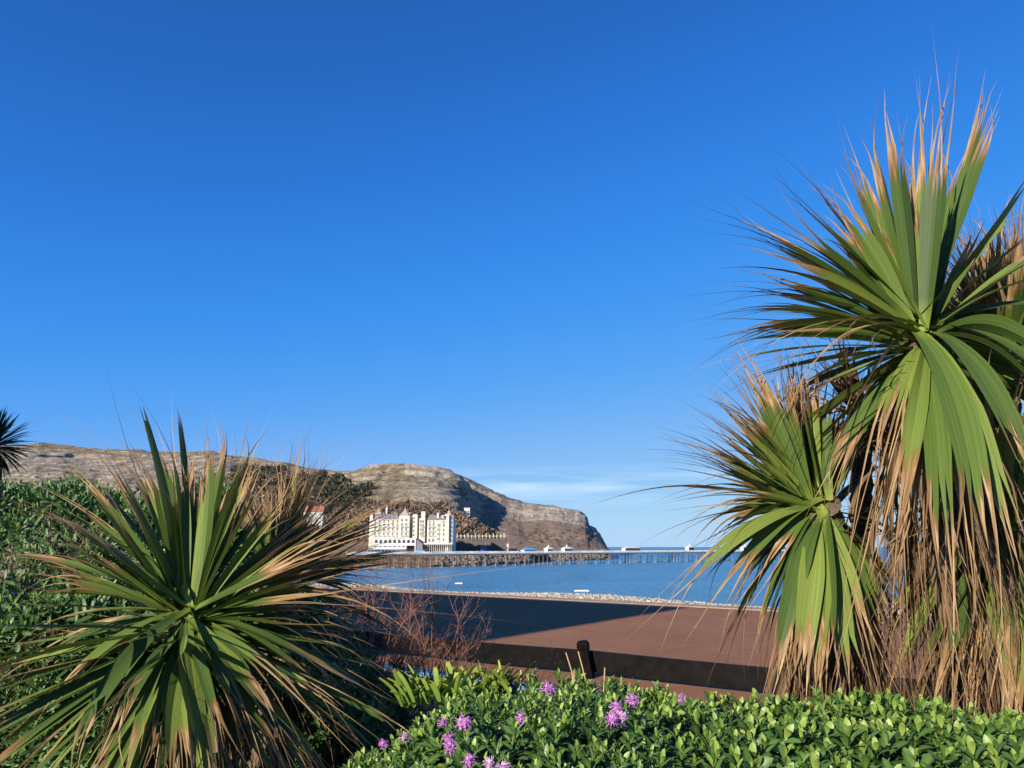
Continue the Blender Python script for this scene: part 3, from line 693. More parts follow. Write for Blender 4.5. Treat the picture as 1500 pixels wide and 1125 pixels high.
# ------------------------------------------------------------------ pier
M_iron = simple('pier_iron', (.17, .14, .125), .8, .3, .6)
M_pwhite = simple('pier_white_paint', (.62, .62, .60), .6, .06, .5)
M_deckm = simple('pier_planks', (.3, .26, .22), .8, .2, .5)
M_foot = simple('pale_iron', (.33, .28, .24), .9, .3, .8)  # leg feet in a paler colour than the iron legs above
def pier():
    A = Vector((-47, 450)); dv = Vector((.75, .66)).normalized(); nv = Vector((dv.y, -dv.x))
    zd = -1.4; a0, a1 = -58, 560; hw = 4.5
    rt = empty('pier', (A.x, A.y, zd)); tag(rt, 'long white railed pleasure pier on iron legs reaching out across the bay', 'pier')
    def P(a, n, z): return (dv.x*a+nv.x*n, dv.y*a+nv.y*n, z)
    d = MB(); d.hexa([P(a0, hw, -.35), P(a1, hw, -.35), P(a1, -hw, -.35), P(a0, -hw, -.35), P(a0, hw, 0), P(a1, hw, 0), P(a1, -hw, 0), P(a0, -hw, 0)]); d.build('deck', M_deckm, rt)
    g = MB()
    for n in (-hw+.1, hw-.1): g.hexa([P(a0, n+.08, -1.25), P(a1, n+.08, -1.25), P(a1, n-.08, -1.25), P(a0, n-.08, -1.25), P(a0, n+.08, -.36), P(a1, n+.08, -.36), P(a1, n-.08, -.36), P(a0, n-.08, -.36)])
    g.build('girder', M_iron, rt)
    fa = MB()
    fa.hexa([P(a0, hw+.1, -.5), P(a1, hw+.1, -.5), P(a1, hw+.02, -.5), P(a0, hw+.02, -.5), P(a0, hw+.1, .1), P(a1, hw+.1, .1), P(a1, hw+.02, .1), P(a0, hw+.02, .1)]); fa.build('fascia', M_pwhite, rt)
    for n in (-hw+.05, hw-.05):
        r = MB()
        for z0, z1 in ((.95, 1.08), (.58, .66), (.2, .28)): r.hexa([P(a0, n+.05, z0), P(a1, n+.05, z0), P(a1, n-.05, z0), P(a0, n-.05, z0), P(a0, n+.05, z1), P(a1, n+.05, z1), P(a1, n-.05, z1), P(a0, n-.05, z1)])
        a = a0
        while a < a1:
            r.box(*(lambda q: (q[0]-.11, q[0]+.11, q[1]-.06, q[1]+.06, 0, 1.1))(P(a, n, 0))); a += .42
        r.build('railing', M_pwhite, rt)
    # trestles
    zs = SEA-zd-1
    def trestle(heavy):
        e = empty('trestle', (0, 0, 0), 0, rt)
        l = MB()
        rowsx = (-4, 0, 4) if heavy else (0,)
        for a in rowsx:
            for n in (-hw+.5, 0, hw-.5): l.tube([P(a, n, -1.2), P(a, n, zs+2.6)], .17, 6)
            l.tube([P(a, -hw+.5, -1.6), P(a, hw-.5, zs+3)], .06, 4); l.tube([P(a, hw-.5, -1.6), P(a, -hw+.5, zs+3)], .06, 4)
            l.tube([P(a, -hw+.5, -3.6), P(a, hw-.5, -3.6)], .07, 4)
        l.build('leg', M_iron, e)
        b_ = MB()
        for a in rowsx:
            for n in (-hw+.5, 0, hw-.5): b_.tube([P(a, n, zs+2.6), P(a, n, zs-1)], .22, 6)
            b_.tube([P(a, -hw+.5, zs+1.2), P(a, hw-.5, zs+1.2)], .1, 4)
        if heavy:
            for n in (-hw+.5, 0, hw-.5): b_.tube([P(-4, n, zs+1.2), P(4, n, zs+1.2)], .1, 4)
        b_.build('leg_foot', M_foot, e)
        return e
    t1 = trestle(False); t2 = trestle(True)
    u1 = u2 = False; a = -40; k = 0
    while a < 555:
        hv = a in () or (k % 4 == 3 and a > 60)
        src = t2 if hv else t1
        if (hv and not u2): o = t2; u2 = True
        elif (not hv and not u1): o = t1; u1 = True
        else: o = copy_tree(src, rt)
        o.location = (dv.x*a, dv.y*a, 0); k += 1
        a += 8.5 if a < 110 else 14
    # kiosks
    def kiosk(u, wd, ht, mt, hipped=True, name='kiosk'):
        k_ = azel(u, 800)[0]; s = (k_*A.y-A.x)/(dv.x-k_*dv.y)
        e = empty(name, P(s, -1.2, 0), 0, rt); e.rotation_euler = (0, 0, math.atan2(dv.y, dv.x))
        w_ = MB(); w_.box(-wd/2, wd/2, -1.8, 1.8, 0, ht); w_.build('wall', M_pwhite, e)
        g_ = MB(); g_.box(-wd/2+.3, wd/2-.3, -1.86, -1.8, .9, ht-.5); g_.build('window', M_glass, e)
        r_ = MB(); o_ = .6
        r_.hexa([(-wd/2-o_, -2.4, ht), (wd/2+o_, -2.4, ht), (wd/2+o_, 2.4, ht), (-wd/2-o_, 2.4, ht), (-wd*.22, -.5, ht+1.3), (wd*.22, -.5, ht+1.3), (wd*.22, .5, ht+1.3), (-wd*.22, .5, ht+1.3)])
        r_.build('roof', mt, e)
        if hipped:
            q = MB(); q.tube([(0, 0, ht+1.2), (0, 0, ht+2.0), (0, 0, ht+3)], [.5, .45, .05], 6); q.build('finial', M_pwhite, e)
    kiosk(805, 5, 2.4, M_pwhite); kiosk(832, 8, 2.6, M_pwhite); kiosk(926, 18, 3.0, M_pwhite, False); kiosk(1012, 8, 3.4, M_pwhite); kiosk(1093, 12, 3.4, M_pwhite)
    kiosk(776, 11, 1.9, M_awn, False, 'blue_roofed_kiosk')
pier()

# ------------------------------------------------------------------ fence
M_black = simple('black_gloss_paint', (.006, .005, .0045), .55, .5, 5, spec=.06)
def fence():
    zt = .48
    a1 = gnd(668, 936, zt); a2 = gnd(1095, 973, zt); dr = (a2-a1).normalized(); nr_ = Vector((-dr.y, dr.x, 0))
    rt = empty('low_fence', (a1.x, a1.y, 0)); tag(rt, 'low black painted board fence with knobbed post between the hedge and the promenade', 'fence')
    def P(a, n, z): return (dr.x*a+nr_.x*n, dr.y*a+nr_.y*n, z)
    pp = (gnd(862, 952, zt)-a1).dot(dr); gap = 6.8
    for k in (-2, -1, 0, 1, 2):
        a = pp+k*gap; p = MB(); rd = [.15, .14, .13, .12, .115, .13, .135, .125, .08]; zz = [-.2, .15, .3, .46, .50, .54, .6, .65, .69]
        p.tube([P(a+.17*(.69-z), -.2, z) for z in zz], rd, 7); p.build('post', M_black, rt)
        b_ = MB(); x0, x1 = a+.05, a+gap-.05
        z0, z1 = zt-.39, zt
        n_ = 14
        for s_ in range(n_):
            q0 = x0+(x1-x0)*s_/n_; q1 = x0+(x1-x0)*(s_+1)/n_
            f0, f1 = .03*math.sin(math.pi*s_/n_), .03*math.sin(math.pi*(s_+1)/n_)
            b_.hexa([P(q0, -.03, z0-f0), P(q1, -.03, z0-f1), P(q1, .06, z0-f1), P(q0, .06, z0-f0), P(q0, -.03, z1-f0), P(q1, -.03, z1-f1), P(q1, .06, z1-f1), P(q0, .06, z1-f0)])
        b_.build('board', M_black, rt)
fence()

# ------------------------------------------------------------------ terrace building whose shadow falls on the promenade
def shadow_house():
    tip = gnd(1000, 890); t_ = 18.0/math.tan(R(SUN_EL)); c = Vector((tip.x-LX*t_, tip.y-LY*t_, 0))
    rt = empty('terrace_building', c, math.atan2(-pd.y, -pd.x)); tag(rt, 'tall cream seafront terrace building behind the camera that shades the promenade', 'building')
    # local +x runs away left, local y: landward side
    sgn = 1 if (Matrix.Rotation(rt.rotation_euler.z, 3, 'Z') @ Vector((0, 1, 0))).dot(pn) < 0 else -1
    b_ = MB(); y0, y1 = sorted((0, sgn*13)); b_.box(0, 48, y0, y1, -.5, 17.4); b_.build('wall', M_cream, rt)
    b_ = MB(); b_.box(-.2, 48.2, y0-.25, y1+.25, 17.4, 18.0); b_.build('cornice', M_white, rt)
    for k in range(12):
        for f_ in range(5):
            m_ = MB(); x = 2+k*4; fy = 0-sgn*.04; m_.box(x-.7, x+.7, min(fy, -fy), max(fy, -fy), 1.6+f_*3.3, 3.6+f_*3.3); m_.build('window', M_glass, rt)
shadow_house()

# ------------------------------------------------------------------ palms
WS = 1.0
class Straps:
    def __init__(s): s.mb = MB()
    def ribbon(s, pts, sides, widths, browns, rnd, alongs, a0=0., a1=1., fold=.22):
        vs_ = []; cs = []; fs = []
        for i, p in enumerate(pts):
            t = (pts[min(i+1, len(pts)-1)]-pts[max(i-1, 0)]).normalized()
            sd_ = sides[i]; sd_ = (sd_-t*sd_.dot(t)).normalized(); nm = sd_.cross(t); w_ = widths[i]/2
            vs_ += [p-sd_*w_+nm*w_*fold, p, p+sd_*w_+nm*w_*fold]
            cs += [(browns[i], rnd, alongs[i], a0), (browns[i], rnd, alongs[i], (a0+a1)/2), (browns[i], rnd, alongs[i], a1)]
        for i in range(len(pts)-1):
            b_ = i*3; fs += [(b_, b_+1, b_+4, b_+3), (b_+1, b_+2, b_+5, b_+4)]
        s.mb.add(vs_, fs, cs)
    def leaf(s, p0, p1, p2, W_, rnd, rng, up, bstart=.72, split=.78, nst=3, spread=1., twist=None, curl=1.):
        L_ = (p1-p0).length+(p2-p1).length; n = 13
        def B(q): return p0*(1-q)**2+p1*2*q*(1-q)+p2*q*q
        ch = (p2-p0).normalized(); side0 = ch.cross(up)
        if side0.length < .15: side0 = ch.cross(Vector((0, 1, .1)))
        side0.normalize(); tw = rng.gauss(0, .35) if twist is None else twist
        nw = side0.cross(ch); side0 = side0*math.cos(tw)+nw*math.sin(tw)
        tw2 = rng.gauss(0, .35)
        split = max(split, .52)
        k = max(2, min(5, nst+(1 if W_ > .045 else 0))); n = 15
        c2, s2 = math.cos(tw2), math.sin(tw2)
        bendv = (p2-p1).normalized()
        for q_ in range(k):
            e0, e1 = q_/k-.5, (q_+1)/k-.5; em = (e0+e1)/2
            sj = min(.95, max(.3, split-rng.uniform(0, .16))); ln = rng.uniform(.86, 1.14); bj = bstart+rng.gauss(0, .035)
            cv = Vector((rng.gauss(0, .5), rng.gauss(0, .5), rng.gauss(-.35, .45)))*curl*.10*spread*L_
            vs_ = []; cs = []; fs = []
            for i in range(n+1):
                q = i/n*ln
                p = B(q) if q <= 1 else B(1)+bendv*(q-1)*L_
                r = min(1, q); sd_ = side0*(1-r+r*c2)+nw*r*s2; sd_.normalize(); nm = sd_.cross(B(min(1, q+.03))-B(max(0, min(1, q+.03)-.06))).normalized()
                wq = (.36+.64*min(1, q/.45)**.8)*(1 if q < .5 else 1-.62*((min(q, 1)-.5)/.5)**1.4)*W_
                d = max(0, q-sj); own = 1 if d == 0 else max(.05, (1-(d/(ln-sj+.001)))**.75)*(.55+.45*max(0, 1-d*14))
                lat = em*wq*(1+d*3.2*spread)
                hw = wq/k/2*own; off = cv*(d/(1-sj+.02))**1.7*(1-sj)*3 if d > 0 else Vector((0, 0, 0))
                ctr = p+sd_*lat+off
                f0, f1 = abs(lat-hw)*.28, abs(lat+hw)*.28
                vs_ += [ctr-sd_*hw+nm*f0, ctr+sd_*hw+nm*f1]
                bb = min(1, max(0, (q-bj)/.34+.40)); al_ = min(q, 1)
                cs += [(bb, rnd, al_, q_/k), (bb, rnd, al_, (q_+1)/k)]
            for i in range(n): b_ = i*2; fs.append((b_, b_+1, b_+3, b_+2))
            s.mb.add(vs_, fs, cs)
    def build(s, name, mat, parent, inv):
        s.mb.v = [tuple(inv @ Vector(p)) for p in s.mb.v]
        return s.mb.build(name, mat, parent, smooth=True)

def head_leaves(S, c, D, tips, rng, up, W_px=30, bst=.7, dy=None, db=0.):
    """tips: (u, v, depth offset of tip, bow, width px[, brown start]); bow lifts (+) the middle of the leaf in px"""
    for tp in tips:
        u, v, dz, bow = tp[:4]; wpx = tp[4] if len(tp) > 4 else W_px; bs_ = (tp[5] if len(tp) > 5 else bst)+rng.gauss(0, .06)+db
        p2 = at(u, v, D+dz); mid = (c+p2)*.5; k = D/F
        p1 = mid+Vector((0, 0, bow*k*2))+Vector((rng.gauss(0, .008), dz*.25, 0))
        pb = c+Vector((rng.gauss(0, .012), rng.gauss(0, .012), rng.uniform(-.03, .03)))
        S.leaf(pb, p1, p2, wpx*k*WS, rng.random(), rng, up, bs_, min(.92, bs_+rng.uniform(.04, .16)), rng.choice((2, 3, 3, 4)), 1.1)
def random_leaves(S, c, n, Lr, Wr, rng, up, el=(80, -40), azr=(0, 360), droop=(10, 60), bst=(.62, .8), curl=1.):
    for i in range(n):
        f_ = (i+rng.random())/n; e = R(el[0]+(el[1]-el[0])*f_); a = R(rng.uniform(*azr))
        L_ = rng.uniform(*Lr); dr_ = R(droop[0]+(droop[1]-droop[0])*f_+rng.gauss(0, 8))
        d1 = Vector((math.cos(e)*math.cos(a), math.cos(e)*math.sin(a), math.sin(e)))
        e2 = max(e-dr_, -math.pi/2+.05); d2 = Vector((math.cos(e2)*math.cos(a), math.cos(e2)*math.sin(a), math.sin(e2)))
        pb = c+Vector((math.cos(a)*.02, math.sin(a)*.02, .05*(1-f_)-.04)); p1 = pb+d1*L_*.5; p2 = p1+d2*L_*.5
        bs_ = rng.uniform(*bst); S.leaf(pb, p1, p2, rng.uniform(*Wr), rng.random(), rng, up, bs_, min(.92, bs_+rng.uniform(.04, .16)), rng.choice((2, 3, 4)), 1.2, curl=curl)
def skirt(S, base, top, n, rng, spread=.16, Lr=(.35, .65), Wr=(.016, .045), az=(0, 360), out=.05):
    """dead leaves hanging down round the trunk"""
    for i in range(n):
        f_ = rng.random(); c = base+(top-base)*f_; a = R(rng.uniform(*az)); L_ = rng.uniform(*Lr)
        rr = Vector((math.cos(a), math.sin(a), 0)); o_ = rng.uniform(.3, 1)*spread*(1.2-.5*f_)
        p0 = c+rr*out; p1 = c+rr*(out+o_)+Vector((rng.gauss(0, .02), rng.gauss(0, .02), rng.uniform(-.05, .06)-L_*.15)); p2 = c+rr*(out+o_*rng.uniform(.6, 1.2))+Vector((rng.gauss(0, .05), rng.gauss(0, .05), -L_))
        S.leaf(p0, p1, p2, rng.uniform(*Wr), rng.random(), rng, Vector((0, 0, 1)), -.4, rng.uniform(.52, .75), rng.choice((2, 3, 4)), 1.8, twist=rng.gauss(0, .9), curl=1.3)
def trunk(pts, r, inv, rt):
    m_ = MB(); n = 40; P_ = []; rr = []
    for i in range(n+1):
        q = i/n*(len(pts)-1); j = min(int(q), len(pts)-2); P_.append(inv @ (pts[j].lerp(pts[j+1], q-j))); rr.append(r*(1+.12*math.sin(i*2.4))*(1.15-.3*i/n))
    m_.tube(P_, rr, 12); return m_.build('trunk', M_trunk, rt, smooth=False)

def left_palm():
    global WS; WS = .7
    rng = random.Random(21); D = 2.0; c = at(275, 905, D); base = Vector((c.x+.02, D+.08, .95))
    rt = empty('cabbage_palm', base); inv = Matrix.Translation(-base)
    tag(rt, 'low spiky green cabbage palm with brown tips at the left before the shrubs', 'palm')
    c2 = at(395, 850, 2.55)
    trunk([base, base+Vector((0, .02, .6)), c], .06, inv, rt)
    trunk([base+Vector((.05, .1, 0)), Vector((c2.x, c2.y, c2.z-.5)), c2], .05, inv, rt)
    S = Straps(); up = Vector((0, 0, 1))
    tips = [(201, 578, .15, 0, 30, .88), (219, 592, .3, 0, 26, .66), (239, 585, .1, 0, 28, .66), (259, 590, .25, 0, 24, .8), (274, 613, .4, 4, 22, .62), (297, 640, .3, 0, 24), (329, 597, .35, -4, 24, .6), (372, 602, .4, -6, 22, .6), (387, 625, .3, -6, 24), (387, 660, .2, -6, 24), (450, 677, .35, -8, 24), (417, 682, .1, -8, 22),
            (158, 612, .2, 4, 26, .62), (176, 607, .3, 4, 22, .6), (121, 627, .2, 6, 26, .62), (136, 627, .1, 4, 24), (75, 654, 0, 8, 28, .62), (92, 660, .2, 8, 24), (38, 731, -.1, 12, 26, .68), (60, 700, .1, 10, 24), (5, 790, -.1, 14, 28, .62), (-20, 805, .1, 16, 22), (-25, 878, 0, 20, 24, .66), (10, 842, -.15, 16, 26),
            (502, 697, .2, -4, 22, .6), (568, 717, .1, 2, 22, .55), (558, 790, 0, 8, 22, .58), (640, 818, -.05, 20, 24, .5), (674, 823, -.3, 16, 34, .48), (583, 710, -.2, 2, 32, .48), (661, 885, -.35, 14, 34, .5), (600, 760, -.25, 6, 28, .45), (560, 700, -.15, 0, 26, .5), (574, 743, .0, 2, 26, .42), (592, 1055, -.35, 24, 34, .74), (30, 700, -.2, 6, 30, .5), (45, 760, -.25, 8, 28, .5), (650, 880, -.1, 22, 24, .5), (618, 890, .1, 22, 20, .5), (640, 800, .1, 22, 20, .42), (537, 906, -.15, 14, 24, .65), (502, 947, -.2, 16, 30, .55), (482, 728, .3, 0, 20, .6), (520, 760, .2, 2, 20, .6), (545, 745, .3, 0, 20),
            (15, 1077, -.1, 26, 24, .7), (-15, 1010, -.05, 28, 24, .66), (55, 1055, -.25, 26, 28, .75), (-20, 950, -.15, 26, 24, .6), (0, 985, .1, 26, 20, .5), (100, 1120, -.35, 26, 34, .9), (150, 1135, -.4, 22, 32, .9), (190, 1150, -.4, 18, 26, .85), (222, 1150, -.38, 12, 20, .85), (251, 1145, -.42, 8, 26, .9), (311, 1150, -.45, 6, 40, .88), (284, 1140, -.35, 5, 20, .9), (382, 1135, -.4, 16, 36, .76), (405, 1110, -.35, 22, 26, .6), (452, 1130, -.35, 24, 30, .68), (502, 1102, -.3, 28, 34, .66), (547, 1085, -.2, 30, 26, .62), (597, 1062, -.1, 34, 28, .86), (520, 1060, -.05, 34, 22, .5), (560, 1020, .1, 34, 22, .5), (478, 1085, -.35, 28, 28, .6), (350, 1150, -.3, 12, 28, .75), (130, 1080, -.2, 28, 26, .8)]
    head_leaves(S, c, D, tips, rng, up, db=-.09)
    # unopened centre spears and filling
    random_leaves(S, c+Vector((0, 0, .02)), 26, (.40, .55), (.02, .034), rng, up, (86, 58), (0, 190), (2, 10), (.55, .75))
    random_leaves(S, c, 54, (.42, .6), (.02, .034), rng, up, (58, 5), (-30, 210), (5, 30), (.45, .7))
    random_leaves(S, c-Vector((0, 0, .04)), 90, (.44, .66), (.014, .028), rng, up, (8, -58), (-185, 35), (10, 28), (.6, .85))
    random_leaves(S, c-Vector((0, 0, .06)), 60, (.42, .62), (.014, .026), rng, up, (0, -70), (0, 360), (10, 30), (.4, .7))
    S.build('leaf_rosette', M_palm, rt, inv)
    S = Straps(); random_leaves(S, c2, 60, (.45, .62), (.018, .032), rng, up, (82, 18), (-70, 110), (4, 22), (.4, .6)); random_leaves(S, c2, 30, (.45, .6), (.03, .045), rng, up, (20, -50), (-60, 90), (15, 45), (.4, .65))
    for k in range(70):
        u = rng.uniform(330, 540); v = 655+(u-330)*.42+rng.uniform(0, 70); p2 = at(u, v, 2.55+rng.uniform(-.1, .3)); S.leaf(c2, (c2+p2)/2+Vector((0, 0, rng.uniform(-.02, .04))), p2, rng.uniform(.016, .028), rng.random(), rng, up, rng.uniform(.38, .58), rng.uniform(.66, .8), 3, 1.2)
    S.build('side_rosette', M_palm, rt, inv)
    S = Straps(); skirt(S, base+Vector((0, 0, .15)), c-Vector((0, 0, .1)), 110, rng, .3, (.35, .6)); skirt(S, c2-Vector((0, 0, .55)), c2-Vector((0, 0, .05)), 40, rng, .2)
    S.build('dead_leaf_skirt', M_dead, rt, inv)
left_palm()

def right_palm():
    global WS; WS = .72
    rng = random.Random(8); up = Vector((0, 0, 1)); D = 1.85; c = at(1350, 492, D)
    base = Vector((at(1400, 1000, 2.1).x, 2.1, .95)); rt = empty('cabbage_palm', base); inv = Matrix.Translation(-base)
    tag(rt, 'tallest cabbage palm, at the right, with a hanging tan skirt of dead leaves', 'palm')
    trunk([base, at(1395, 800, 2.08), at(1370, 600, 1.97), c], .065, inv, rt)
    S = Straps()
    tips = [(1459, 90, .15, 0, 38, .66), (1468, 141, .1, -6, 36, .68), (1431, 168, .3, 0, 30, .6), (1399, 118, .2, 0, 30, .62), (1380, 112, -.05, 0, 50, .6), (1361, 112, .1, 0, 46, .62), (1337, 184, .3, 0, 40, .62), (1299, 122, 0, 4, 46, .64), (1270, 166, .1, 6, 44, .64), (1245, 200, .3, 6, 42, .6), (1210, 180, .1, 8, 46, .56), (1180, 212, .2, 10, 40, .54), (1154, 222, .1, 10, 40, .54), (1109, 246, 0, 14, 40, .56), (1067, 288, -.05, 18, 38, .5), (1052, 333, .1, 18, 32, .5), (1058, 366, -.1, 20, 34, .52), (1085, 310, .25, 14, 34, .5),
            (994, 415, 0, 32, 24, .42), (1005, 432, .15, 30, 24, .4), (1020, 466, -.1, 26, 22, .5), (986, 545, -.1, 44, 26, .55), (1000, 500, .1, 30, 22, .5), (1075, 500, .2, 14, 20, .5), (1030, 560, -.2, 46, 24, .35), (1060, 600, -.25, 56, 24, .3), (1100, 640, -.3, 62, 26, .3),
            (1520, 240, -.15, -8, 40, .95), (1530, 330, .2, 4, 34, .9), (1560, 360, 0, 14, 38, .9), (1570, 400, -.1, 18, 36, .9), (1560, 445, .1, 20, 28, .9), (1570, 560, -.2, 44, 42, .75), (1550, 520, .1, 26, 24, .8), (1495, 300, .3, 0, 30, .8),
            # hanging front leaves
            (1222, 880, -.28, 58, 28, .42), (1258, 860, -.34, 52, 30, .52), (1298, 890, -.4, 42, 34, .6), (1338, 870, -.30, 32, 38, .64), (1368, 930, -.46, 26, 42, .68), (1440, 880, -.5, 32, 58, .74), (1490, 860, -.34, 38, 46, .7), (1540, 780, -.44, 44, 46, .72), (1590, 690, -.3, 50, 48, .9), (1595, 620, -.2, 46, 40, .9), (1405, 960, -.3, 30, 34, .5), (1280, 940, -.25, 56, 28, .3), (1205, 760, -.15, 56, 24, .25), (1320, 960, -.3, 40, 28, .35)]
    head_leaves(S, c, D, tips, rng, up, 36)
    random_leaves(S, c+Vector((0, 0, .02)), 20, (.38, .52), (.035, .055), rng, up, (82, 55), (20, 200), (2, 8), (.55, .72))
    random_leaves(S, c, 30, (.5, .66), (.04, .06), rng, up, (60, 5), (10, 190), (8, 35), (.5, .7))
    random_leaves(S, c-Vector((0, 0, .04)), 30, (.5, .7), (.04, .06), rng, up, (0, -50), (-20, 200), (25, 45), (.4, .6))
    S.build('leaf_rosette', M_palm, rt, inv)
    # head behind at the right
    c3 = at(1480, 530, 2.45); S = Straps()
    trunk([base+Vector((.1, .1, 0)), at(1450, 800, 2.4), c3], .05, inv, rt)
    random_leaves(S, c3, 90, (.45, .62), (.05, .075), rng, up, (89, 35), (0, 360), (2, 12), (.45, .6)); random_leaves(S, c3, 50, (.45, .6), (.04, .06), rng, up, (30, -60), (0, 360), (20, 50), (.4, .6))
    for k in range(26):
        p2 = at(rng.uniform(1395, 1560), rng.uniform(270, 420), 2.45+rng.uniform(-.1, .2)); S.leaf(c3, (c3+p2)/2, p2, rng.uniform(.05, .075), rng.random(), rng, up, rng.uniform(.45, .6), .7, 3)
    S.build('rear_rosette', M_palm, rt, inv)
    # lower head at the right in shade
    c4 = at(1470, 770, 1.95); S = Straps()
    trunk([base+Vector((.08, .02, 0)), at(1450, 900, 2.05), c4], .05, inv, rt)
    tips = [(1290, 1040, -.1, 40, 40, .8), (1325, 1060, -.15, 34, 44, .7), (1360, 1075, -.2, 28, 42, .75), (1400, 1080, -.2, 24, 46, .6), (1440, 1080, -.25, 18, 46, .68), (1480, 1090, -.25, 14, 46, .7), (1520, 1080, -.25, 18, 44, .7), (1560, 1060, -.2, 30, 44, .8), (1260, 1000, 0, 44, 30, .6), (1600, 1000, -.1, 40, 40, .8)]
    head_leaves(S, c4, 1.95, tips, rng, up, 40); random_leaves(S, c4, 60, (.45, .6), (.035, .055), rng, up, (70, -50), (0, 360), (10, 45), (.4, .65))
    S.build('lower_rosette', M_palm, rt, inv)
    S = Straps()
    skirt(S, base+Vector((0, 0, .3)), c-Vector((0, 0, .08)), 190, rng, .16, (.35, .7), (.008, .03))
    skirt(S, at(1345, 760, 2.0), c-Vector((0, 0, .06)), 90, rng, .2, (.4, .7), (.006, .018), (150, 400))
    skirt(S, Vector((c4.x, c4.y, 1.2)), c4, 80, rng, .16, (.3, .5), (.012, .035)); skirt(S, Vector((c3.x, c3.y, 1.4)), c3-Vector((0, 0, .1)), 80, rng, .16, (.3, .5), (.012, .035))
    S.build('dead_leaf_skirt', M_dead, rt, inv)
    # curled wisps
    S = Straps()
    for (u0, v0, u1, v1, u2, v2) in ((1300, 480, 1240, 500, 1330, 545), (1290, 490, 1235, 480, 1250, 600), (1320, 470, 1230, 430, 1225, 560), (1310, 500, 1200, 520, 1120, 640), (1300, 510, 1180, 560, 1140, 660)):
        S.leaf(at(u0, v0, 1.6), at(u1, v1, 1.55), at(u2, v2, 1.6), .012, rng.random(), rng, up, -.2, .6, 3, 1.5)
    S.build('dry_wisp', M_dead, rt, inv)
right_palm()

def middle_palm():
    rng = random.Random(17); up = Vector((0, 0, 1)); D = 1.95; c = at(1200, 742, D)
    base = Vector((at(1240, 1000, 2.15).x, 2.15, .95)); rt = empty('cabbage_palm', base); inv = Matrix.Translation(-base)
    tag(rt, 'mid height cabbage palm between the sea view and the tallest palm', 'palm')
    trunk([base, at(1235, 880, 2.12), c], .06, inv, rt)
    S = Straps()
    tips = [(1030, 548, 0, 6, 44, .55), (1050, 530, .1, 6, 42, .55), (1070, 522, .05, 6, 44, .56), (1092, 520, .1, 4, 46, .58), (1112, 515, 0, 4, 48, .58), (1135, 512, .1, 2, 48, .58), (1155, 517, .05, 0, 46, .6), (1178, 525, .2, 0, 36, .6), (1205, 517, .1, 0, 34, .6), (1015, 572, .05, 8, 38, .5), (1002, 618, 0, 10, 34, .46), (985, 637, .1, 10, 26, .4), (1010, 600, .15, 8, 30, .5), (980, 683, -.05, 12, 22, .4), (985, 740, -.1, 16, 24, .42), (1000, 728, .1, 14, 24, .4), (1025, 760, 0, 14, 20, .45),
            (985, 845, -.1, 24, 26, .55), (978, 885, -.15, 30, 32, .62), (1015, 835, .05, 22, 22, .5), (1040, 905, -.1, 30, 28, .6), (1085, 920, -.1, 28, 26, .5), (1060, 890, .1, 28, 22, .5), (1000, 800, .1, 20, 22, .5),
            (1100, 1000, -.15, 34, 30, .72), (1130, 1010, -.2, 30, 38, .78), (1165, 1030, -.25, 22, 44, .72), (1190, 1045, -.25, 16, 44, .68), (1218, 1040, -.28, 12, 46, .75), (1245, 1040, -.25, 14, 46, .74), (1275, 1030, -.2, 20, 42, .78), (1310, 1030, -.15, 28, 44, .66), (1340, 1010, -.1, 34, 44, .66), (1370, 980, 0, 34, 40, .7), (1240, 545, .1, 0, 32, .6), (1262, 560, 0, -4, 32, .55), (1290, 600, .1, -6, 30, .55)]
    head_leaves(S, c, D, tips, rng, up, 36)
    random_leaves(S, c, 50, (.42, .52), (.04, .06), rng, up, (85, 30), (30, 200), (3, 15), (.5, .62)); random_leaves(S, c, 36, (.4, .55), (.03, .05), rng, up, (30, -60), (0, 230), (20, 50), (.4, .6))
    S.build('leaf_rosette', M_palm, rt, inv)
    S = Straps(); skirt(S, Vector((c.x+.03, c.y+.12, 1.3)), c-Vector((0, 0, .05)), 200, rng, .17, (.3, .55), (.012, .04)); skirt(S, base+Vector((0, 0, .3)), base+Vector((-.05, 0, .9)), 60, rng, .25, (.3, .5))
    S.build('dead_leaf_skirt', M_dead, rt, inv)
    # dry browned head between the two palms
    c5 = at(1262, 610, 2.3); S = Straps(); random_leaves(S, c5, 90, (.2, .42), (.012, .035), rng, up, (85, -40), (0, 360), (10, 50), (-.2, .3), 1.5); S.build('dried_rosette', M_dead, rt, inv)
    trunk([base+Vector((.05, .1, 0)), at(1262, 800, 2.3), c5], .035, inv, rt)
middle_palm()

def far_palm():
    rng = random.Random(5); up = Vector((0, 0, 1)); D = 16; c = at(-12, 655, D); base = Vector((c.x, c.y, -.02)); rt = empty('cabbage_palm', base); inv = Matrix.Translation(-base)
    tag(rt, 'dark shaded cabbage palm head cut by the left edge against the sky', 'palm')
    trunk([base, c], .13, inv, rt); S = Straps()
    random_leaves(S, c, 260, (.75, 1.05), (.035, .055), rng, up, (88, -70), (0, 360), (5, 50), (.8, .95)); S.build('leaf_rosette', M_dpalm, rt, inv)
    S = Straps(); skirt(S, c-Vector((0, 0, 1.2)), c, 60, rng, .3, (.6, .9), (.03, .05)); S.build('dead_leaf_skirt', M_dpalm, rt, inv)
far_palm()

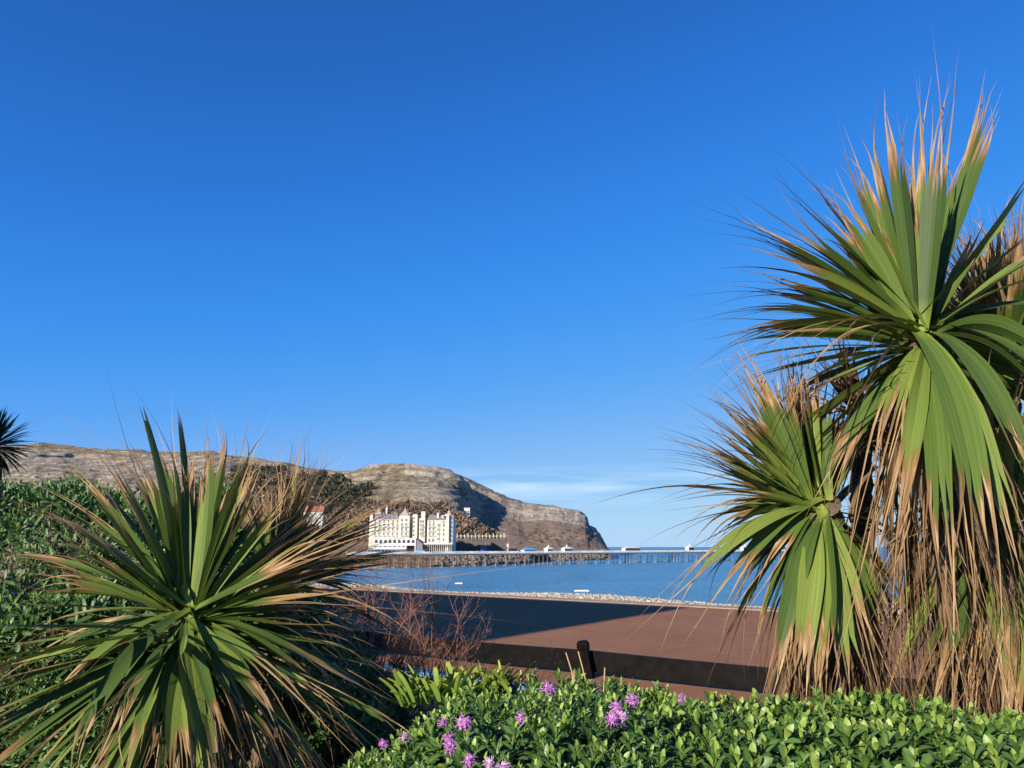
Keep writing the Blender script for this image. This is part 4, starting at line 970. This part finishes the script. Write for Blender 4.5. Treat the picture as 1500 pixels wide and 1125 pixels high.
# ------------------------------------------------------------------ leafy shrubs
def leaf_template(L_, W_, fold, cup):
    """elliptic leaf along +x, 3 verts across"""
    xs = np.array([0, .12, .35, .62, .85, 1.0]); hw = np.array([.08, .38, .86, 1.0, .74, .1])
    V = []
    for x, h in zip(xs, hw):
        z = -cup*(x-.3)**2*L_
        V += [(x*L_, -h*W_/2, z+fold*h*W_/2), (x*L_, 0, z), (x*L_, h*W_/2, z+fold*h*W_/2)]
    Q = []
    for i in range(len(xs)-1):
        b_ = i*3; Q += [(b_, b_+1, b_+4, b_+3), (b_+1, b_+2, b_+5, b_+4)]
    B_ = [(.75 if k % 3 == 1 else 0.) for k in range(len(V))]
    return np.array(V), np.array(Q), np.array(B_)
def sprig(rng, L_, W_, pairs, stem, young=.25, open_=(15, 85), lens=(.55, 1.0)):
    Vt, Qt, Bt = leaf_template(1, W_/L_, .28, .35)
    Vs, Qs, Cs = [], [], []; k = 0
    for i in range(pairs):
        f_ = i/(pairs-1)                                # 0 = tip
        for s_ in range(2):
            a = (i % 2)*math.pi/2+s_*math.pi+rng.normal(0, .15); op = math.radians(open_[0]+(open_[1]-open_[0])*f_**.8+rng.normal(0, 6)); l = L_*(lens[0]+(lens[1]-lens[0])*min(1, f_*2.2))*rng.uniform(.88, 1.1)
            e = math.pi/2-op; V = Vt*l
            X = V[:, 0]*math.cos(e)-V[:, 2]*math.sin(e); Z = V[:, 0]*math.sin(e)+V[:, 2]*math.cos(e)
            # adaxial side faces the stem
            x = X*math.cos(a)-V[:, 1]*math.sin(a); y = X*math.sin(a)+V[:, 1]*math.cos(a)
            Vs.append(np.stack([x, y, Z-stem*f_], 1)); Qs.append(Qt+k); k += len(Vt)
            c = np.zeros((len(Vt), 4)); yy = max(0, 1-f_/young) if young > 0 else 0
            c[:, 0] = min(1, yy*.85+.15*rng.random()+.2*(1-f_)); c[:, 1] = rng.random(); c[:, 2] = Bt; c[:, 3] = 1; Cs.append(c)
    return np.concatenate(Vs), np.concatenate(Qs), np.concatenate(Cs)
def scatter(name, mat, parent, sprigs, pts, nrm, rng, scl=(.6, 1.2), tilt=.3):
    n = len(pts); Vs, Qs, Cs = [], [], []; k = 0
    for i in range(n):
        V, Q, Cc = sprigs[rng.integers(len(sprigs))]
        d = np.array(nrm[i])+rng.normal(0, tilt, 3); d /= np.linalg.norm(d)
        h = np.array((0, 0, 1.)) if abs(d[2]) < .9 else np.array((1., 0, 0)); a = np.cross(h, d); a /= np.linalg.norm(a); b_ = np.cross(d, a); th = rng.uniform(0, 6.28)
        A = a*math.cos(th)+b_*math.sin(th); B_ = np.cross(d, A); s = rng.uniform(*scl)
        W_ = (V[:, :1]*A+V[:, 1:2]*B_+V[:, 2:3]*d)*s+np.array(pts[i]); Vs.append(W_); Qs.append(Q+k); k += len(V)
        c = Cc.copy(); c[:, 1] = np.clip(c[:, 1]*.6+rng.random()*.4, 0, 1); Cs.append(c)
    return np_mesh(name, np.concatenate(Vs), np.concatenate(Qs), np.concatenate(Cs), mat, parent, True)
def bush(name, label, mat, sprigs, x, y, z, topf, n, seed, base_n=0.35, frontf=None, stems=120, cat='shrub', inner=2, group=None, tilt=.2):
    """box shaped bush: top surface topf(x,y), front and back faces; several layers inward"""
    rng = np.random.default_rng(seed); base = Vector(((x[0]+x[1])/2, (y[0]+y[1])/2, z)); rt = empty(name, base); tag(rt, label, cat, group)
    pts, nr = [], []; ax, ay = x[1]-x[0], y[1]-y[0]
    for i in range(n):
        r = rng.random(); X = rng.uniform(*x); Y = rng.uniform(*y); dp = abs(rng.normal(0, .025))+(.06*rng.random() if rng.random() < .35 else 0)
        if r < 1-base_n:
            T = topf(X, Y); e = .03; gx = (topf(X+e, Y)-topf(X-e, Y))/(2*e); gy = (topf(X, Y+e)-topf(X, Y-e))/(2*e)
            pts.append((X, Y, T-dp)); q = np.array((-gx*.7, -gy*.7-.18, 1.)); nr.append(q/np.linalg.norm(q))
        else:
            s_ = rng.random(); T = topf(X, y[0] if s_ < .75 else y[1]); zz = z+.1+(T-z-.1)*rng.random()**.6
            bul = .05*math.sin(X*9+zz*7)
            if s_ < .75: pts.append((X, y[0]-bul*.6+dp, zz)); nr.append((0, -.9, .55))
            else:
                sx = x[0] if s_ < .87 else x[1]; T = topf(sx, Y); pts.append((sx, Y, z+.1+(T-z-.1)*rng.random()**.6)); nr.append(((-1 if s_ < .87 else 1)*.9, 0, .5))
    pts = [(p[0]-base.x, p[1]-base.y, p[2]-base.z) for p in pts]
    scatter('foliage', mat, rt, sprigs, pts, nr, rng, tilt=tilt)
    st = MB(); rr = random.Random(seed)
    for i in range(stems):
        X = rr.uniform(*x); Y = rr.uniform(*y); T = topf(X, Y)-.03; gx = base.x+(X-base.x)*.5; gy = base.y+(Y-base.y)*.5
        p = [Vector((gx, gy, z-.03))-base, Vector((gx*.5+X*.5+rr.gauss(0, .03), gy*.5+Y*.5+rr.gauss(0, .03), (z+T)/2+.05))-base, Vector((X, Y, T))-base]
        st.tube(p, [.008, .005, .002], 5)
    st.build('stem', M_stem, rt)
    return rt, base
rg = np.random.default_rng(2)
hebe_s = [sprig(rg, .036, .0155, 7, .05, .22, (18, 100)) for _ in range(10)]
hebe_n = [sprig(rg, .033, .0115, 7, .055, .2, (18, 92)) for _ in range(8)]
lance_s = [sprig(rg, .062, .015, 8, .14, .3, (20, 75), (.5, 1)) for _ in range(8)]
def htop(X, Y):
    z = 2.228-.05*(Y-1.1)+.022*math.sin(X*7.3+1)+.018*math.sin(X*3.1+Y*5)+.014*math.sin(Y*11+X*4)
    z -= .10*sm(X, .7, 1.05)*sm(Y, 1.25, 1.6)
    return z
b1_, bb1 = bush('hebe_shrub', 'leafy hebe shrub dotted with purple flowers, bottom centre in front of the fence post', M_hebe, hebe_n, (-.34, .34), (.78, 1.75), 1.0, lambda X, Y: htop(X, Y)-.015-.09*sm(-X, .08, .3), 1750, 31, .22, group='hebe shrubs in the front hedge')
b2_, bb2 = bush('hebe_shrub', 'flowerless glossy hebe shrub in the middle of the hedge below the shorter palm', M_hebe, hebe_s, (.3, .85), (.72, 1.68), 1.0, htop, 1350, 32, .22, group='hebe shrubs in the front hedge')
b3_, bb3 = bush('hebe_shrub', 'flowerless glossy hebe shrub at the bottom right corner below the tall palm', M_hebe, hebe_s, (.82, 1.6), (.7, 1.6), 1.0, lambda X, Y: htop(X, Y)-.01, 1650, 33, .22, group='hebe shrubs in the front hedge')
# purple flower heads on the first shrub
def flowers():
    rng = random.Random(9)
    for (u, v, sz) in ((803, 1006, 1.), (903, 1033, .9), (927, 1022, .95), (911, 1046, 1.), (897, 1050, .9), (997, 1020, .7), (676, 1053, .9), (683, 1056, .85), (657, 1078, .8), (659, 1090, .9), (687, 1110, .95), (718, 1115, .8), (738, 1119, .85), (763, 1047, .5), (593, 1076, .5), (562, 1087, .5), (649, 1055, .5)):
        dr_ = ray(u, v); dr_ = dr_/dr_.y; yy = .8
        while yy < 1.74:
            p = Vector((dr_.x*yy, yy, E+dr_.z*yy))
            if p.z < htop(p.x, p.y)-.015-.09*sm(-p.x, .08, .3)+.026: break
            yy += .01
        m_ = MB(); c = p-bb1+Vector((0, 0, -.004))
        for k in range(90):
            d = Vector((rng.gauss(0, 1), rng.gauss(0, 1), rng.gauss(0, 1))).normalized(); r = .006*sz*yy
            q = c+Vector((d.x, d.y, d.z*1.1))*r*rng.uniform(.6, 1.); a = d.orthogonal().normalized()*.0024; b_ = d.cross(a)
            m_.add([q-a, q+b_*.9, q+a+d*.003, q-b_*.9], [(0, 1, 2, 3)])
            if k % 3 == 0: m_.tube([q, q+d*.007], .0005, 3)
        m_.build('flower', M_flower if rng.random() < .65 else M_flower2, b1_)
flowers()
# left evergreen shrubs
def ltop(X, Y):
    z = 2.80-.07*(3.6-Y)*1.2-.02*max(0, X+2.4)+.05*math.sin(X*4.1)+.04*math.sin(X*9+Y*4)+.04*math.sin(Y*6)
    return z-.55*sm(X, -1.6, -.75)-.5*(1-sm(Y, 2.3, 3.1))
bush('evergreen_shrub', 'large dense dark green shrub filling the left side behind the spiky palm', M_shrub, lance_s, (-3.4, -1.15), (2.35, 4.0), 1.0, ltop, 3000, 41, .5, stems=160, tilt=.45)
bush('evergreen_shrub', 'smaller dark green shrub right of the spiky palm below the bare twigs', M_shrub, lance_s, (-1.6, -.45), (2.5, 3.4), 1.0, lambda X, Y: 2.3-.33*sm(X, -.9, -.45)+.04*math.sin(X*8+Y*3), 1400, 42, .5, stems=90, tilt=.5)
bush('evergreen_shrub', 'low dark green shrub at the bottom left corner under the spiky palm', M_shrub, lance_s, (-1.9, -.5), (1.5, 2.4), 1.0, lambda X, Y: 1.78+.05*math.sin(X*6)+.04*math.sin(Y*7+X), 1200, 43, .35, stems=90, tilt=.45)
# light green strap leaved clump
def strap_clump():
    rng = random.Random(12); cu = [(598, 1030), (622, 1026), (648, 1024), (672, 1022), (696, 1020), (720, 1018), (740, 1016)]; base = at(665, 1060, 1.75); base.z = 1.0
    rt = empty('strap_leaf_clump', base); tag(rt, 'clump of bright green blunt strap leaves with yellowed cut ends behind the flowering hebe', 'plant')
    mb = MB()
    for (u, v) in cu:
        for k in range(24):
            c = at(u+rng.uniform(-10, 10), v+rng.uniform(-4, 8), 1.75+rng.uniform(-.05, .07)); a = rng.uniform(0, 6.28); l = rng.uniform(.04, .085); o_ = rng.uniform(.1, 1.1)
            tip = c+Vector((math.cos(a)*l*o_, math.sin(a)*l*o_*.7, l*rng.uniform(.5, 1.))); mid = (c+tip)/2+Vector((0, 0, .012)); sd_ = Vector((-math.sin(a), math.cos(a), 0)).lerp(Vector((1, 0, 0)), .5).normalized()*rng.uniform(.0045, .0075)
            vs_ = []; cs = []; rn = rng.random(); yl = rng.random() < .35
            for j in range(6):
                q = j/5; p = c*(1-q)**2+mid*2*q*(1-q)+tip*q*q-base; w_ = sd_*(.75+.4*math.sin(q*2.6))*(.55 if j == 5 else 1)
                up_ = Vector((0, 0, .003)); vs_ += [p-w_+up_, p, p+w_+up_]; y = (.45+.5*q if not yl or j < 4 else 1.0); cs += [(y, rn, .0, 1), (y, rn, .4, 1), (y, rn, .0, 1)]
            fs = []
            for j in range(5): fs += [(j*3, j*3+1, j*3+4, j*3+3), (j*3+1, j*3+2, j*3+5, j*3+4)]
            mb.add(vs_, fs, cs)
    mb.build('foliage', M_strapg, rt, smooth=True)
    st = MB()
    for (u, v, h_) in ((656, 1000, .06), (673, 1003, .07), (690, 1000, .05), (762, 995, .05)):
        st = MB(); p = at(u, v, 1.75)-base; st.tube([p-Vector((0, 0, .09)), p+Vector((.002, 0, .02))], [.0026, .0022], 5); st.build('dry_stalk', M_straw, rt)
strap_clump()
# dry upright stalks in front of the fence
def stalks():
    for i, (pts, lab) in enumerate((([(829, 956), (838, 985), (841, 1012)], 'bent dry stalk, leftmost in front of the black post'), ([(847, 954), (855, 985), (863, 1015)], 'tall straight dry stalk just left of the black post'), ([(886, 978), (885, 1000), (884, 1018)], 'short thick dry stalk just right of the black post'), ([(841, 982), (841, 1012)], 'short thin dry stalk beside the bent one left of the post'))):
        P_ = [at(u, v, 1.68) for u, v in pts]; base = P_[-1].copy(); base.z = 1.0; m_ = MB(); Q_ = [p-base for p in P_]+[Vector((0, 0, 0))]
        m_.tube(Q_, [.0014]*len(Q_), 5)
        e = m_.build('dry_stalk', M_straw); e.location = base; tag(e, lab, 'plant stalk', 'dry stalks in front of the fence')
stalks()
# bare red-brown twiggy shrub
def twiggy():
    rng = random.Random(33); D = 3.6; base = at(575, 1060, D); base.z = 1.0; rt = empty('bare_shrub', base); tag(rt, 'leafless red brown twiggy shrub between the spiky palm and the promenade', 'shrub')
    m_ = MB(); main = MB()
    def grow(p, d, l, r, lv, tgt):
        pts = [p]; dd = d.copy(); n = 5
        for i in range(n):
            dd = (dd+Vector((rng.gauss(0, .12), rng.gauss(0, .12), rng.gauss(.03, .08)))).normalized(); pts.append(pts[-1]+dd*l/n)
        (main if lv < 2 else m_).tube(pts, [r*(1-.6*i/n) for i in range(n+1)], 4 if lv > 1 else 5, cap=False)
        if lv >= 5: return
        for k in range(rng.choice((2, 3, 3)) if lv > 0 else 4):
            j = rng.randint(2, n); sd_ = Vector((rng.gauss(0, .55), rng.gauss(0, .4), rng.gauss(.1, .3)))
            grow(pts[j], (dd+sd_).normalized(), l*rng.uniform(.48, .7), r*.62, lv+1, tgt)
    for k in range(20):
        tu, tv = rng.choice(((550, 850), (580, 860), (615, 890), (640, 930), (600, 900), (530, 860), (625, 910), (565, 840))); tgt = at(tu, tv, D+rng.uniform(-.2, .3))
        p = base+Vector((rng.uniform(-.1, .15), rng.uniform(-.1, .1), 0)); d = (tgt-p); L_ = d.length; grow(p, d.normalized(), L_*.52, .0065, 0, tgt)
    for mm in (m_, main): mm.v = [tuple(Vector(p)-base) for p in mm.v]
    main.build('branch', M_twig, rt); m_.build('twig', M_twig, rt)
twiggy()
# small bare trees on the skyline
def skyline_tree(u, v, hpx, lab, seed):
    rng = random.Random(seed); p = hit(u, v+3)
    if p is None: return
    s = p.y/F; rt = empty('bare_tree', p); tag(rt, lab, 'tree', 'bare trees on the hill skyline'); tr = MB(); h_ = hpx*s
    tr.tube([(0, 0, -1), (0, 0, h_*.5)], [.35, .2], 6); tr.build('trunk', M_twig, rt); c_ = MB()
    for k in range(60):
        a = rng.uniform(0, 6.28); e = rng.uniform(.2, 1.4); L_ = h_*rng.uniform(.35, .6); q = Vector((0, 0, h_*rng.uniform(.3, .5))); d = Vector((math.cos(a)*math.cos(e), math.sin(a)*math.cos(e), math.sin(e))); c_.tube([q, q+d*L_*.5, q+d*L_+Vector((0, 0, .3))], [.14, .1, .05], 3, cap=False)
    c_.build('crown', M_twig, rt)
skyline_tree(325, 667, 9, 'larger bare tree on the hill skyline above the spiky palm', 1); skyline_tree(338, 669, 6, 'smaller bare tree on the hill skyline right of the larger one', 2)
